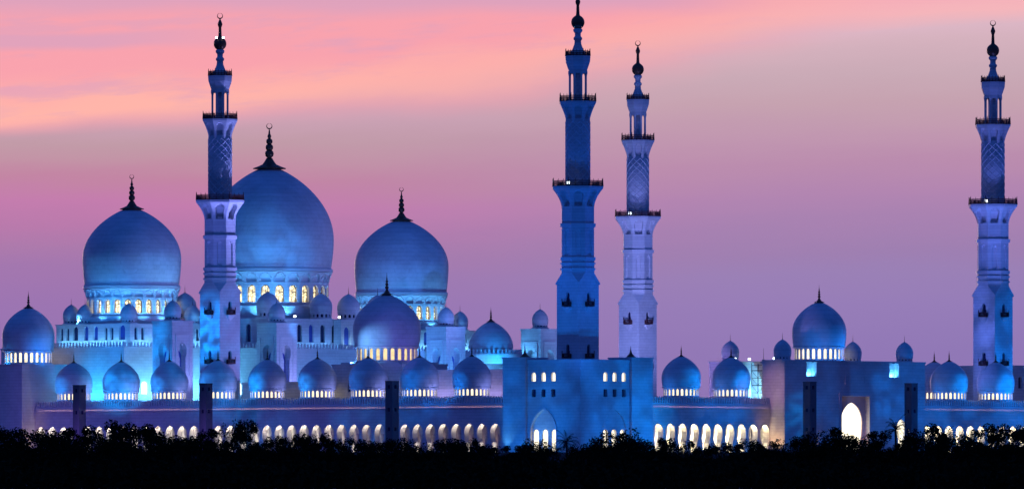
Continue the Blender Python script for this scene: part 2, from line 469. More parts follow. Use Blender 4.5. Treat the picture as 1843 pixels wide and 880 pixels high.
def great_dome(root, x, y, r, zb, zm, zt, z_drum, z_foot, fin_h, fin_w, nwin=26):
    """dome part with ring, drum, blind arcade, windows and finial as its sub-parts. z values in the thing's frame"""
    d = MB().lathe(dome_profile(r, zb, r * .955, zm, zt), 96).build('dome', M_DOME, root, True, (x, y, 0))
    MB().lathe([(r * .93, zb - .9), (r * .985, zb - .75), (r * .985, zb - .1), (r * .965, zb + .25), (r * .955, zb + .3)], 96).build('dome_ring', M_TRIM, d, False)
    rd = r * .915                                   # drum
    hd = zb - .9 - z_drum
    wb = 2 * rd * math.tan(pi / nwin)
    wh = hd * .52
    hole = arch(0, .6, wb * .60, wh, 'round', 7)
    mb = MB()
    for i in range(nwin):
        mb.panel(rect(-wb / 2, wb / 2, 0, hd * .68), [hole], 0, 1.25, Matrix.Translation((0, 0, z_drum)) @ bayM(i, nwin, rd))
    mb.lathe([(rd - 1.4, z_drum), (rd - 1.4, z_drum + hd)], 52)
    mb.build('drum', M_MARB, d)
    fr = MB()                                       # flared frieze of blind arches above the windows
    f0 = hd * .68
    for i in range(nwin):
        M = Matrix.Translation((0, 0, z_drum + f0)) @ bayM(i, nwin, rd - .02)
        n = 9
        for a_ in range(n):
            xa = -wb / 2 + wb * a_ / n; xb = xa + wb / n
        nu, nw = 12, 8
        vs = []
        for jv in range(nw + 1):
            vv = jv / nw
            flare = -(r * .06) * vv ** 2
            for ju in range(nu + 1):
                uu = ju / nu * 2 - 1
                top = 0.86 * sqrt(max(0.0, 1 - (uu / .82) ** 2)) if abs(uu) < .82 else 0
                dep = .55 if vv < top else 0.0
                vs.append((uu * wb / 2 * (1 - flare / rd), flare + dep * (1 - .3 * vv), vv * (hd - f0)))
        fs = []
        for jv in range(nw):
            for ju in range(nu):
                q = jv * (nu + 1) + ju
                fs.append((q, q + 1, q + nu + 2, q + nu + 1))
        fr.add(vs, fs, M)
        pts = []
        for q in range(9):
            t = pi * q / 8; uu = .82 * cos(t); vv = .06 + .82 * sin(t); fl_ = -(r * .06) * vv ** 2
            pts.append(M @ Vector((uu * wb / 2 * (1 - fl_ / rd), fl_ - .02, vv * (hd - f0))))
        for p_, q_ in zip(pts, pts[1:]): fr.tube(p_, q_, .16, 5)
    fr.build('frieze', M_TRIM, d)
    pane = MB().panel(arch(0, .6, wb * .60 - .02, wh - .02, 'round', 7), [], .95, 1.02)
    pane.box(-.08, .08, .86, .94, .6, .6 + wh * .98); pm = None
    bars = MB().box(-.06, .06, .84, .92, .6, .6 + wh).box(-wb * .30, wb * .30, .84, .92, .6 + wh * .60, .6 + wh * .64)
    bars.panel(arch(0, .6, wb * .60 + .05, wh + .03, 'round', 7), [arch(0, .6, wb * .60 - .35, wh - .2, 'round', 7)], .82, .93)
    for i in range(nwin):
        t = 2 * pi * i / nwin
        wx = cos(t + TH); wy = sin(t + TH)
        if wy > .25: continue                       # the far side of the drum is never seen
        M = bayM(i, nwin, rd)
        if pm is None:
            p_ = MB().panel(arch(0, .6, wb * .60 - .02, wh - .02, 'round', 7), [], .95, 1.02).build('window', M_GLOWG, d); pm = p_.data
            b_ = bars
            bo = MB().panel(arch(0, .6, wb * .60 + .05, wh + .03, 'round', 7), [arch(0, .6, wb * .60 - .32, wh - .2, 'round', 7)], .82, .93)
            bo.v += []; tr = bo.box(-.06, .06, .84, .92, .6, .6 + wh * .97).box(-wb * .25, wb * .25, .84, .92, .6 + wh * .58, .6 + wh * .62)
            q_ = tr.build('window_tracery', M_GOLD, d); tm = q_.data
        else:
            p_ = put('window', pm, d); q_ = put('window_tracery', tm, d)
        loc = M.translation
        for ob in (p_, q_):
            ob.location = (loc.x, loc.y, z_drum); ob.rotation_euler = (0, 0, t - pi / 2 + pi)
    MB().lathe([(rd + .9, z_foot), (rd + .9, z_drum - .5), (rd + .5, z_drum - .05)], 64).build('drum_base', M_MARB, d)
    fo = finial_mb(fin_h, fin_w).build('finial', M_GOLD, d, True); fo.location = (0, 0, zt - (zt - zm) * .045)
    return d

def lantern_dome_meshes(r, h_drum, hz_mid, h_dome, fin_h, fin_w, nb, kind, crescent=False, glow=M_GLOWW, tipfoot=True):
    """small dome on a drum of lit openings; z=0 at the drum foot. returns {name: (mesh, mat)} as a prototype part"""
    out = {}
    rb = r * .95
    d = MB().lathe(dome_profile(r, h_drum + .35, rb, h_drum + hz_mid, h_drum + h_dome), 56)
    out['dome'] = (d, M_DOME, True)
    out['dome_ring'] = (MB().lathe([(r * .90, h_drum), (r * .98, h_drum + .08), (r * .98, h_drum + .32), (rb, h_drum + .36)], 56), M_TRIM, False)
    rd = r * .90
    wb = 2 * rd * math.tan(pi / nb)
    mb = MB()
    for i in range(nb):
        mb.panel(rect(-wb / 2, wb / 2, 0, h_drum), [arch(0, .25, wb * .52, h_drum - .45, kind, 6)], 0, .35, bayM(i, nb, rd))
    mb.lathe([(rd + .35, -.25), (rd + .35, 0), (rd - .02, .02)], 48)
    out['drum'] = (mb, M_MARB, False)
    out['window_band'] = (MB().lathe([(rd - .5, .05), (rd - .5, h_drum)], 40), glow, False)
    out['finial'] = (finial_mb(fin_h, fin_w, crescent), M_GOLD, True)
    return out, h_drum + h_dome
_mcache = {}
def lantern_dome(root, key, x, y, z):
    if key not in _mcache:
        spec, top = lantern_dome_meshes(**DOMES[key])
        ms = {}
        for nm, (mb, mt, sm) in spec.items():
            me = bpy.data.meshes.new(nm); me.from_pydata(mb.v, [], mb.f); me.materials.append(mt)
            if sm: me.polygons.foreach_set('use_smooth', [True] * len(me.polygons))
            me.update(); ms[nm] = me
        _mcache[key] = (ms, top)
    ms, top = _mcache[key]
    d = put('dome', ms['dome'], root, (x, y, z))
    for nm in ('dome_ring', 'drum', 'window_band'): put(nm, ms[nm], d)
    put('finial', ms['finial'], d, (0, 0, top - .25))
    return d
DOMES = {
    'arcade': dict(r=4.75, h_drum=2.0, hz_mid=2.5, h_dome=7.8, fin_h=2.9, fin_w=.85, nb=24, kind='pointed'),
    'gate': dict(r=6.7, h_drum=2.9, hz_mid=4.0, h_dome=11.5, fin_h=4.4, fin_w=1.35, nb=26, kind='round'),
    'side': dict(r=8.35, h_drum=3.3, hz_mid=4.6, h_dome=13.2, fin_h=5.6, fin_w=1.7, nb=26, kind='round', glow=None),
    'small': dict(r=2.2, h_drum=.8, hz_mid=1.2, h_dome=4.1, fin_h=2.1, fin_w=.32, nb=14, kind='round', glow=None),
    'mid': dict(r=3.0, h_drum=1.3, hz_mid=1.7, h_dome=5.2, fin_h=2.4, fin_w=.4, nb=14, kind='round', glow=None),
    'squat': dict(r=5.9, h_drum=.6, hz_mid=.9, h_dome=7.9, fin_h=4.0, fin_w=1.2, nb=26, kind='rect', glow=None),
}
DOMES['side']['glow'] = lit('side_lantern_lit', (1.0, 0.74, 0.36, 1), 1.0)
for k_ in ('small', 'mid', 'squat'): DOMES[k_]['glow'] = M_DARK

# ------------------------------------------------------------------ walls with openings
def merlons(mb, x0, x1, z, M, step=.86, h=1.6, w=.5, t=.3):
    n = max(1, int(round((x1 - x0) / step)))
    st = (x1 - x0) / n
    for i in range(n):
        cx = x0 + st * (i + .5)
        mb.panel([(cx - w / 2, z), (cx + w / 2, z), (cx + w / 2, z + h * .35), (cx + w * .28, z + h * .45), (cx + w * .42, z + h * .62), (cx, z + h),
                  (cx - w * .42, z + h * .62), (cx - w * .28, z + h * .45), (cx - w / 2, z + h * .35)], [], .1, .1 + t, M)

def block(root, x0, x1, y0, y1, z0, z1, hl=(), hr=(), t=.7, name='wall', m=None, trim=True):
    """box with a thick outer skin on the two faces the photo shows; hl / hr are openings in the left / right face,
    x measured from the left end of that face as seen from outside"""
    mb = MB()
    mb.box(x0 + t, x1, y0 + t, y1, z0, z1)
    mb.panel(rect(0, y1 - y0, z0, z1), list(hl), 0, t - .002, LEFT(x0, y1))
    mb.panel(rect(t, x1 - x0, z0, z1), list(hr), 0, t - .002, RIGHT(x0, y0))
    o = mb.build(name, m or M_MARB, root)
    if trim:
        c = MB()
        c.box(x0 - .18, x1 + .18, y0 - .18, y1 + .18, z1 + .004, z1 + .38)
        c.build('cornice', M_TRIM, root)
    return o

_panes = {}
def pane(root, side, x, y, s, z, w, h, kind, m, name='window', depth=.5):
    """thin pane set in an opening; s along the face from its left end"""
    key = (w, h, kind, m.name, name)
    if key not in _panes:
        mb = MB().panel(arch(0, 0, w - .01, h - .01, kind, 7), [], 0, .06)
        me = bpy.data.meshes.new(name); me.from_pydata(mb.v, [], mb.f); me.materials.append(m); me.update()
        _panes[key] = me
    if side == 'L': return put(name, _panes[key], root, (x + depth, y - s, z), -pi / 2)
    return put(name, _panes[key], root, (x + s, y + depth, z), 0)

# ------------------------------------------------------------------ minarets
def oct_loop(r, z, n=8): return [(r * cos(pi / 8 + i * pi / 4), r * sin(pi / 8 + i * pi / 4), z) for i in range(8)]
def niche_side_surface(mb, prof, dep, arch_fn, nu=18, nsub=16, sides=8):
    """eight-sided surface following prof [(R,z)], pushed inwards where arch_fn(u,v) is true"""
    zs_ = [p[1] for p in prof]
    z0_, z1_ = zs_[0], zs_[-1]
    def rad(z):
        for (ra, za), (rb_, zb_) in zip(prof, prof[1:]):
            if z <= zb_ + 1e-9: return ra + (rb_ - ra) * (z - za) / max(zb_ - za, 1e-6)
        return prof[-1][0]
    for k in range(sides):
        M = bayM(k, sides, 0)
        vs = []; fs = []
        for jv in range(nsub + 1):
            vv = jv / nsub; z = z0_ + (z1_ - z0_) * vv; R = rad(z); ap = R * cos(pi / sides); hw = R * sin(pi / sides)
            for ju in range(nu + 1):
                uu = ju / nu * 2 - 1
                d_ = dep if arch_fn(uu, vv) else 0
                vs.append((uu * hw, -ap + d_, z))
        for jv in range(nsub):
            for ju in range(nu):
                q = jv * (nu + 1) + ju
                fs.append((q, q + 1, q + nu + 2, q + nu + 1))
        mb.add(vs, fs, M)
    return mb
def railing_mb(R, h, n=8, posts=3):
    m = MB()
    c = [Vector((R * cos(pi / 8 + i * pi / 4), R * sin(pi / 8 + i * pi / 4), 0)) for i in range(8)]
    for i in range(8):
        a_, b_ = c[i], c[(i + 1) % 8]
        m.tube(a_, a_ + Vector((0, 0, h * 1.35)), .17, 6, .05)
        for zz in (.15, h * .5, h * .85): m.tube(a_ + Vector((0, 0, zz)), b_ + Vector((0, 0, zz)), .075, 5)
        nn = max(4, int((b_ - a_).length / .26))
        for k in range(1, nn):
            p = a_.lerp(b_, k / nn)
            big = (k % max(2, nn // 3) == 0)
            m.tube(p, p + Vector((0, 0, h * (1.2 if big else .9))), (.15 if big else .075), 5, .04 if big else .05)
    return m

def make_minaret():
    root = thing('minaret', 'x', 'minaret', (0, 0, 0))
    S = 3.54                                        # half side of the square base
    z_sq = 39.9
    mb = MB()
    wh = []
    for zz in (34.9, 22.6): wh.append(arch(S, zz, 1.15, 3.2, 'pointed', 6))
    mb.box(-S + .6, S - .6, -S + .6, S - .6, 0, z_sq)
    mb.panel(rect(0, 2 * S, 0, z_sq), wh, 0, .6, LEFT(-S, S))
    mb.panel(rect(.6, 2 * S, 0, z_sq), wh, 0, .6, RIGHT(-S, -S))
    mb.box(S - .6, S, -S + .6, S, 0, z_sq); mb.box(-S + .6, S - .6, S - .6, S, 0, z_sq)
    mb.build('square_base', M_MARB, root)
    # square-to-octagon transition with triangular corner facets
    Ro = 4.2; zt = 42.6
    tr = MB()
    e = S + .22
    sq = [(e, -e), (e, e), (-e, e), (-e, -e)]
    oc = oct_loop(Ro, zt)
    vs = [(x, y, z_sq) for x, y in sq] + [(x, y, z_sq + .35) for x, y in sq] + oc
    # octagon index i at angle 22.5+45i; square corner 0 at -45deg lies between oct 6 (292.5) and 7 (337.5)
    fs = [(0, 1, 5, 4), (1, 2, 6, 5), (2, 3, 7, 6), (3, 0, 4, 7), (3, 2, 1, 0)]
    O8 = lambda i: 8 + i % 8
    fs += [(4, 5, O8(0), O8(7)), (5, 6, O8(2), O8(1)), (6, 7, O8(4), O8(3)), (7, 4, O8(6), O8(5))]
    fs += [(5, O8(1), O8(0)), (6, O8(3), O8(2)), (7, O8(5), O8(4)), (4, O8(7), O8(6))]
    fs.append(tuple(O8(i) for i in range(8)))
    tr.add(vs, fs).build('base_transition', M_MARB, root)
    # octagonal shaft with tall blind panels
    sh = MB()
    niche_side_surface(sh, [(Ro, zt), (Ro, 45.7)], 0, lambda u_, v_: False, 1, 1)
    niche_side_surface(sh, [(Ro * .985, 46.4), (Ro * .985, 53.6)], .28, lambda u_, v_: abs(u_) < .42 and .06 < v_ < .90 - .2 * abs(u_) and abs(u_) < .42, 14, 24)
    niche_side_surface(sh, [(Ro * .985, 54.4), (Ro * .985, 58.1)], 0, lambda u_, v_: False, 1, 1)
    sh.build('octagonal_shaft', M_MARB, root)
    for za, zb_, k in ((43.4, 43.8, 1.06), (44.7, 45.1, 1.06), (45.7, 46.4, 1.06), (53.6, 54.4, 1.07)):
        bd = MB().add(oct_loop(Ro * k, za) + oct_loop(Ro * (k + .02), zb_), [tuple(range(8))[::-1], tuple(range(8, 16))] + [(i, (i + 1) % 8, 8 + (i + 1) % 8, 8 + i) for i in range(8)])
        bd.build('string_course', M_TRIM, root)
    # big flared capital with niches
    def narch(u_, v_):
        if v_ < .12: return False
        w_ = .60
        if v_ < .55: return abs(u_) < w_
        k = (v_ - .55) / .33
        return k < 1 and abs(u_) < w_ * sqrt(1 - k * k)
    cp = MB(); pr = [(Ro * .985, 58.0)]
    for i in range(1, 13):
        t = i / 12; pr.append((Ro * .985 + (6.35 - Ro * .985) * t ** 1.9, 58.0 + 4.6 * t))
    niche_side_surface(cp, pr, 1.1, narch, 20, 22)
    cp.add(oct_loop(6.4, 62.6) + oct_loop(6.5, 63.2), [tuple(range(8))[::-1], tuple(range(8, 16))] + [(i, (i + 1) % 8, 8 + (i + 1) % 8, 8 + i) for i in range(8)])
    cp.build('capital', M_MARB, root)
    railing_mb(6.35, 1.5).build('balcony_railing', M_RAIL, root, False, (0, 0, 63.2))
    # round shaft with raised diamond lattice
    Rc = 2.92
    MB().lathe([(Rc, 63.2), (Rc, 79.2)], 40).build('round_shaft', M_MARB, root, True)
    lt = MB()
    for k in range(10):
        for sgn in (1, -1):
            pts = []
            for i in range(49):
                t = i / 48; ang = 2 * pi * k / 10 + sgn * t * 2 * pi * .85
                pts.append(((Rc - .03) * cos(ang), (Rc - .03) * sin(ang), 64.0 + t * 14.6))
            for a_, b_ in zip(pts, pts[1:]): lt.tube(a_, b_, .13, 4)
    lt.build('lattice', M_TRIM, root)
    cp2 = MB(); pr = [(Rc * 1.03, 78.6)]
    for i in range(1, 11):
        t = i / 10; pr.append((Rc * 1.03 + (4.55 - Rc * 1.03) * t ** 1.5, 78.6 + 4.3 * t))
    niche_side_surface(cp2, pr, .8, narch, 16, 18)
    cp2.add(oct_loop(4.6, 82.9) + oct_loop(4.7, 83.4), [tuple(range(8))[::-1], tuple(range(8, 16))] + [(i, (i + 1) % 8, 8 + (i + 1) % 8, 8 + i) for i in range(8)])
    cp2.build('capital', M_MARB, root)
    railing_mb(4.55, 1.5).build('balcony_railing', M_RAIL, root, False, (0, 0, 83.4))
    # open lantern of columns
    MB().lathe([(1.1, 83.4), (1.1, 90.6)], 20).build('lantern_core', M_MARB, root, True)
    cb = MB()
    for k in range(8):
        t = pi / 8 + k * pi / 4
        cb.lathe([(.36, 83.4), (.36, 84.0), (.24, 84.3), (.24, 89.4), (.38, 90.0), (.38, 90.6)], 8, Matrix.Translation((2.05 * cos(t), 2.05 * sin(t), 0)))
    cb.build('lantern_columns', M_TRIM, root)
    c3 = MB(); c3.lathe([(2.35, 90.0), (2.4, 90.9), (2.6, 91.4), (3.1, 92.8), (3.2, 93.8), (3.2, 94.2), (1.5, 94.25)], 8, None, pi / 8)
    c3.build('capital', M_MARB, root)
    railing_mb(3.1, 1.3).build('balcony_railing', M_RAIL, root, False, (0, 0, 94.2))
    st = MB().lathe([(2.0, 94.2), (1.9, 94.9), (1.3, 95.8), (.85, 97.0), (.78, 97.8), (1.05, 98.2), (1.05, 98.5), (.72, 98.9), (.72, 99.6), (1.1, 100.1), (1.1, 100.5), (.8, 100.8)], 24)
    st.build('neck', M_MARB, root, True)
    fb = []
    for i in range(13):
        t = -1 + 2 * i / 12
        fb.append((max(1.6 * sqrt(max(0, 1 - t * t)), .5), 102.2 + 1.65 * t))
    fb += [(.42, 104.2), (.34, 106.2), (.52, 106.7), (.62, 107.1), (.4, 107.7), (.12, 108.4)]
    fo = MB().lathe(fb, 24).build('finial', M_GOLD, root, True)
    cr = finial_mb(14.4, .01).v
    # crescent on top
    R = .74; n = 26; vs = []; fs = []
    for i in range(n):
        t = pi / 2 + .12 + (2 * pi - .24) * i / (n - 1)
        w_ = R * (.10 + .30 * (.5 - .5 * cos(2 * pi * i / (n - 1))))
        for rr, d_ in ((R, -w_ * .5), (R - w_, 0), (R, w_ * .5)): vs.append((rr * cos(t), d_, 109.1 + rr * sin(t)))
    for i in range(n - 1):
        for k in range(3):
            q = (k + 1) % 3; fs.append((i * 3 + k, i * 3 + q, i * 3 + 3 + q, i * 3 + 3 + k))
    MB().add(vs, fs, Matrix.Rotation(-TH, 4, 'Z')).build('crescent', M_GOLD, fo)
    # windows with small corbelled balconies
    bm = MB()
    bm.box(-1.25, 1.25, -.75, 0, 0, .14)
    bl = MB()
    for k in range(9):
        xk = -1.2 + 2.4 * k / 8
        bl.tube((xk, -.68, .14), (xk, -.68, 1.9 if k in (0, 8) else 1.35), .10 if k in (0, 8) else .07, 5)
    bl.box(-1.22, 1.22, -.72, -.62, .14, .5); bl.box(-1.22, 1.22, -.72, -.62, 1.1, 1.25)
    bl.box(-1.25, -1.15, -.7, 0, .14, 1.2); bl.box(1.15, 1.25, -.7, 0, .14, 1.2)
    cbm = MB().add([(-1.2, 0, -.02), (1.2, 0, -.02), (1.2, -.72, -.02), (-1.2, -.72, -.02), (-.9, 0, -.6), (.9, 0, -.6), (.9, -.4, -.6), (-.9, -.4, -.6), (0, 0, -1.6)],
                   [(0, 1, 2, 3), (3, 2, 6, 7), (0, 3, 7, 4), (2, 1, 5, 6), (7, 6, 8), (4, 7, 8), (6, 5, 8)])
    me_b = bl; first = None
    for zz in (34.6, 22.3):
        for (lx, ly, rz) in ((-S, 0, -pi / 2), (0, -S, 0)):
            if first is None:
                w_ = MB().panel(arch(0, 0, 1.14, 3.15, 'pointed', 6), [], .45, .5).build('window', M_DARK, root)
                b_ = bl.build('window_balcony', M_RAIL, root); c_ = cbm.build('balcony_corbel', M_TRIM, root)
                first = (w_.data, b_.data, c_.data)
            else:
                w_ = put('window', first[0], root); b_ = put('window_balcony', first[1], root); c_ = put('balcony_corbel', first[2], root)
            for ob in (w_, b_, c_):
                ob.location = (lx, ly, zz + (.3 if ob is w_ else 0)); ob.rotation_euler = (0, 0, rz)
    return root

mn = make_minaret()
MINS = [((0, 0), 'dark blue minaret rising from the corner pavilion, the tallest, its tip cut off'),
        ((0, 122), 'lavender minaret standing in front of the largest dome'),
        ((154.3, 122), 'pale lavender minaret directly right of and behind the dark blue one'),
        ((154.3, 0), 'blue minaret alone at the right side beyond the entrance gate')]
for i, ((a, b), lab) in enumerate(MINS):
    r_ = mn if i == 0 else copy_tree(mn)
    r_.location = W(a, b, 0); r_['label'] = lab; r_['group'] = 'four minarets at the courtyard corners'

# ------------------------------------------------------------------ corner pavilion under the near minaret
pv = thing('corner_pavilion', 'blue lit square corner pavilion at the foot of the tallest minaret', 'building', W(0, 0, 0))
c = 11.9
def pav_holes():
    hs = []
    for k in (-3.2, 0, 3.2):
        hs.append(arch(c + k, 16.9, 1.35, 2.1, 'round', 6))
        hs.append(rect(c + k - .65, c + k + .65, 13.2, 15.0))
    hs.append(arch(c, .3, 8.2, 9.9, 'pointed', 12))
    return hs
mb = MB()
mb.box(-c + 1.0, c, -c + 1.0, c, 0, 21.7)
mb.panel(rect(0, 2 * c, 0, 21.7), pav_holes(), 0, .95, LEFT(-c, c))
mb.panel(rect(.95, 2 * c, 0, 21.7), pav_holes(), 0, .95, RIGHT(-c, -c))
mb.build('wall', M_MARB, pv)
doorh = [arch(4.1 + k, .31, 1.7, 5.2, 'round', 6) for k in (-2.95, 0, 2.95)]
scr = arch(4.1, .3, 8.18, 9.88, 'pointed', 12)
for side, x, y in (('L', -c, c), ('R', -c, -c)):
    M = (LEFT if side == 'L' else RIGHT)(x, y)
    sm = MB().panel([(p[0] + c - 4.1, p[1]) for p in scr], [[(p[0] + c - 4.1, p[1]) for p in h] for h in doorh], .62 if side == 'L' else .2, .9, M)
    sm.build('arch_screen', M_MARB, pv)
    ringo = arch(c, .3, 9.0, 10.4, 'pointed', 12); ringi = arch(c, .3, 8.24, 9.94, 'pointed', 12)
    MB().panel(ringo, [ringi], -.15 if side == 'L' else -.03, .2, M).build('arch_surround', M_TRIM if side == 'L' else M_MARB, pv)
    for k in (-3.2, 0, 3.2):
        pane(pv, side, x, y, c + k, 16.9, 1.35, 2.1, 'round', M_DOOR, 'window', .55)
        pane(pv, side, x, y, c + k, 13.2, 1.3, 1.8, 'rect', M_DARK, 'vent', .75)
    for k in (-2.95, 0, 2.95):
        pane(pv, side, x, y, c + k, .32, 1.7, 5.18, 'round', M_DOOR, 'doorway', .88)
    MB().box(c - 5.2, c + 5.2, -.12, .05, 20.3, 20.5, M).build('string_course', M_TRIM, pv)
tb = MB()
for (x, y) in ((-8.9, 8.9), (8.9, -8.9)):
    t_ = MB().box(x - 3.75, x + 3.75, y - 3.75, y + 3.75, 0, 22.3).build('turret', M_MARB, pv)
    MB().box(x - 3.9, x + 3.9, y - 3.9, y + 3.9, 22.304, 22.65).build('turret_cornice', M_TRIM, t_)
    MB().lathe([(1.4, 22.65), (.9, 23.0), (.35, 23.6), (.14, 24.3), (.04, 25.4)], 12).build('turret_finial', M_GOLD, t_, False, (x, y, 0))
MB().box(-c - .12, c + .12, -c - .12, c + .12, 21.704, 22.0).build('parapet', M_TRIM, pv)

# ------------------------------------------------------------------ arcades
def arcade(label, a0, b0, side, length, bays, domes, group='arcades round the courtyard'):
    """side L: runs along b facing the camera's left; origin at the end nearest the camera. side R: runs along a."""
    root = thing('arcade', label, 'arcade', W(a0, b0, 0), TH, group)
    M = LEFT(0, length) if side == 'L' else RIGHT(0, 0)
    bw = length / bays; H = 11.3; t = 1.5; dep = 8.0
    aw = bw * .80
    mb = MB()
    holes = [arch(bw * (i + .5), .05, aw, 7.0, 'keyhole', 8) for i in range(bays)]
    for i in range(bays):
        mb.panel(rect(bw * i, bw * (i + 1), 0, H), [holes[i]], 0, t, M)
    mb.box(0, length, t + .003, dep, H - .5, H, M)
    mb.box(0, length, dep, dep + .6, 0, H, M)
    mb.build('wall', M_MARB, root)
    MB().box(0, length, t + .01, dep - .01, -.03, .05, M).build('floor', M_TRIM, root)
    co = MB().box(0, length, -.28, .6, 11.3 + .004, 11.62, M).box(0, length, -.1, .5, 11.62, 12.0, M)
    co.build('cornice', M_TRIM, root)
    MB().box(0, length, -.42, -.002, 10.7, 10.95, M).build('ledge', M_TRIM, root)
    pm = MB(); merlons(pm, 0, length, 12.0, M); pm.build('crenellation', M_TRIM, root)
    cm = MB()
    for i in range(bays + 1):
        for e_ in (-.45, .45):
            if 0 < bw * i + e_ < length:
                cm.lathe([(.42, .05), (.42, .5), (.26, .7), (.23, 3.6), (.42, 4.3), (.42, 4.6)], 8, M @ Matrix.Translation((bw * i + e_, 3.9, 0)))
        if 0 < i < bays: cm.box(bw * i - .8, bw * i + .8, 3.5, 4.3, 4.6, H - .51, M)
    cm.build('inner_columns', M_TRIM, root)
    # arch linings: one part each
    base = ring_mb(arch(0, .05, aw + .34, 7.2, 'keyhole', 8), arch(0, .05, aw - .01, 6.99, 'keyhole', 8), -.12, t + .1)
    me = None
    for i in range(bays):
        s = bw * (i + .5)
        loc = (0, length - s, 0) if side == 'L' else (s, 0, 0)
        rz = -pi / 2 if side == 'L' else 0
        if me is None: me = base.build('arch_surround', M_TRIM, root, False, loc, rz).data
        else: put('arch_surround', me, root, loc, rz)
    for q in domes:
        if side == 'L': lantern_dome(root, 'arcade', 5.0, q - b0, 13.6)
        else: lantern_dome(root, 'arcade', q - a0, 5.0, 13.6)
    rb = MB().box(0, length, 1.2, dep + .5, H + .004, 13.3, M); rb.build('roof', M_MARB, root)
    # cove lighting inside the arcade: a strip along the arches and one along the back wall
    e = .5; mid = length / 2
    return root

al = arcade('long lavender arcade of glowing arches under a row of nine domes, left side', -9, 12.0, 'L', 168.0, 39, [31.1 + 17.5 * k for k in range(9)])
ar = arcade('short blue arcade of bright arches between corner pavilion and entrance gate', 12.0, -9, 'R', 46.9, 11, [32.2, 50.2])
af = arcade('blue arcade of half hidden arches right of the entrance gate', 111.5, -9, 'R', 75.0, 18, [132.3, 150.6, 169.0])

# ------------------------------------------------------------------ block with dome at the left end
lb = thing('end_pavilion', 'dark block carrying a dome at the left edge of the photo', 'building', W(-5, 187, 0))
block(lb, -8.7, 12, -7.0, 30, 0, 22.6)
lantern_dome(lb, 'gate', 0, 0, 23.2)

# ------------------------------------------------------------------ side gate with the large front dome, and wall behind the arcade
sg = thing('side_gate', 'pale side gate block behind the arcade carrying the large central front dome', 'building', W(9, 72.5, 0))
block(sg, -7, 9, -12, 12, 0, 21.6, [arch(6 + k, 15.2, 1.2, 3.0, 'round', 6) for k in (0, 4, 8, 12)], [])
for k in (0, 4, 8, 12): pane(sg, 'L', -7, 12, 6 + k, 15.2, 1.2, 3.0, 'round', M_DARK)
MB().box(-6, 8, -10, 10, 21.99, 22.4).build('roof_plinth', M_MARB, sg)
lantern_dome(sg, 'side', 0, 0, 22.65)
rw = thing('rear_wall', 'plain pale violet wall standing behind the arcade domes', 'wall', W(4, 56, 0))
block(rw, 0, 2.0, -40, 3.9, 0, 19.9)
block(rw, 0, 2.0, 29.0, 62, 0, 17.5)
hs = [(45.5, 1.5), (62.0, 1.5)]

# ------------------------------------------------------------------ prayer hall
ph = thing('prayer_hall', 'tiered blue lit prayer hall carrying the three greatest domes', 'mosque hall', W(72, 177.6, 0))
# lower tier with lit doors
def lit_door(s): return arch(s, 15.4, 2.2, 3.2, 'round', 6)
doors = [6, 34.7 - 10, 52.0 - 10]
block(ph, -67.6, 68, -16.1, 30, 0, 27.0, [], [lit_door(d_) for d_ in (7.2, 21.5)], trim=True)
for d_ in (7.2, 21.5): pane(ph, 'R', -67.6, -16.1, d_, 15.4, 2.2, 3.2, 'round', M_DOOR, 'doorway', .3)
cr = MB(); merlons(cr, 0, 46.1, 27.4, LEFT(-67.6, 30), 1.15, 1.25, .62); merlons(cr, 0, 36, 27.4, RIGHT(-67.6, -16.1), 1.15, 1.25, .62)
# middle projection in front of the main dome
block(ph, -32, 32, -29, -16.2, 0, 27.0, [arch(5, 15.4, 2.2, 3.2, 'round', 6)], [])
pane(ph, 'L', -32, -16.2, 5, 15.4, 2.2, 3.2, 'round', M_DOOR, 'doorway', .3)
merlons(cr, 0, 64, 27.4, RIGHT(-32, -29), 1.15, 1.25, .62); merlons(cr, 0, 12, 27.4, LEFT(-32, -16.3), 1.15, 1.25, .62)
cr.build('crenellation', M_TRIM, ph)
# upper tiers
def tier(cx, half, z1, ll, rr):
    hl = [arch(s, 29.2, w, h_, 'round', 6) for s, w, h_, m_ in ll]
    hr = [arch(s, 29.2, w, h_, 'round', 6) for s, w, h_, m_ in rr]
    block(ph, cx - half, cx + half, -half, half, 27.0, z1, hl, hr)
    for s, w, h_, m_ in ll: pane(ph, 'L', cx - half, half, s, 29.2, w, h_, 'round', m_)
    for s, w, h_, m_ in rr: pane(ph, 'R', cx - half, -half, s, 29.2, w, h_, 'round', m_)
D, U = M_DARK, M_BLUEGL
tl = [(2, 1.1, 3.2, D), (4.3, 1.1, 3.2, D), (7.2, 1.9, 3.6, D), (11.2, 1.6, 3.6, U), (14.8, 1.6, 3.6, U), (18.6, 1.1, 3.2, D), (20.8, 1.1, 3.2, D), (24.6, 2.2, 3.8, U)]
trr = [(2.2, 1.1, 3.2, D), (4.6, 1.1, 3.2, D), (9, 1.6, 3.6, U), (14, 1.6, 3.6, U), (19, 1.6, 3.6, U), (24, 1.1, 3.2, D)]
tier(-49.6, 13.7, 33.0, tl, trr)
tier(49.5, 13.7, 33.0, tl, trr)
tm_ = [(3 + 4.2 * k, 1.7, 4.6, D if k % 3 else U) for k in range(10)]
tier(0, 22.0, 34.9, [(s, w, h_, D) for s, w, h_, m_ in tm_], tm_)
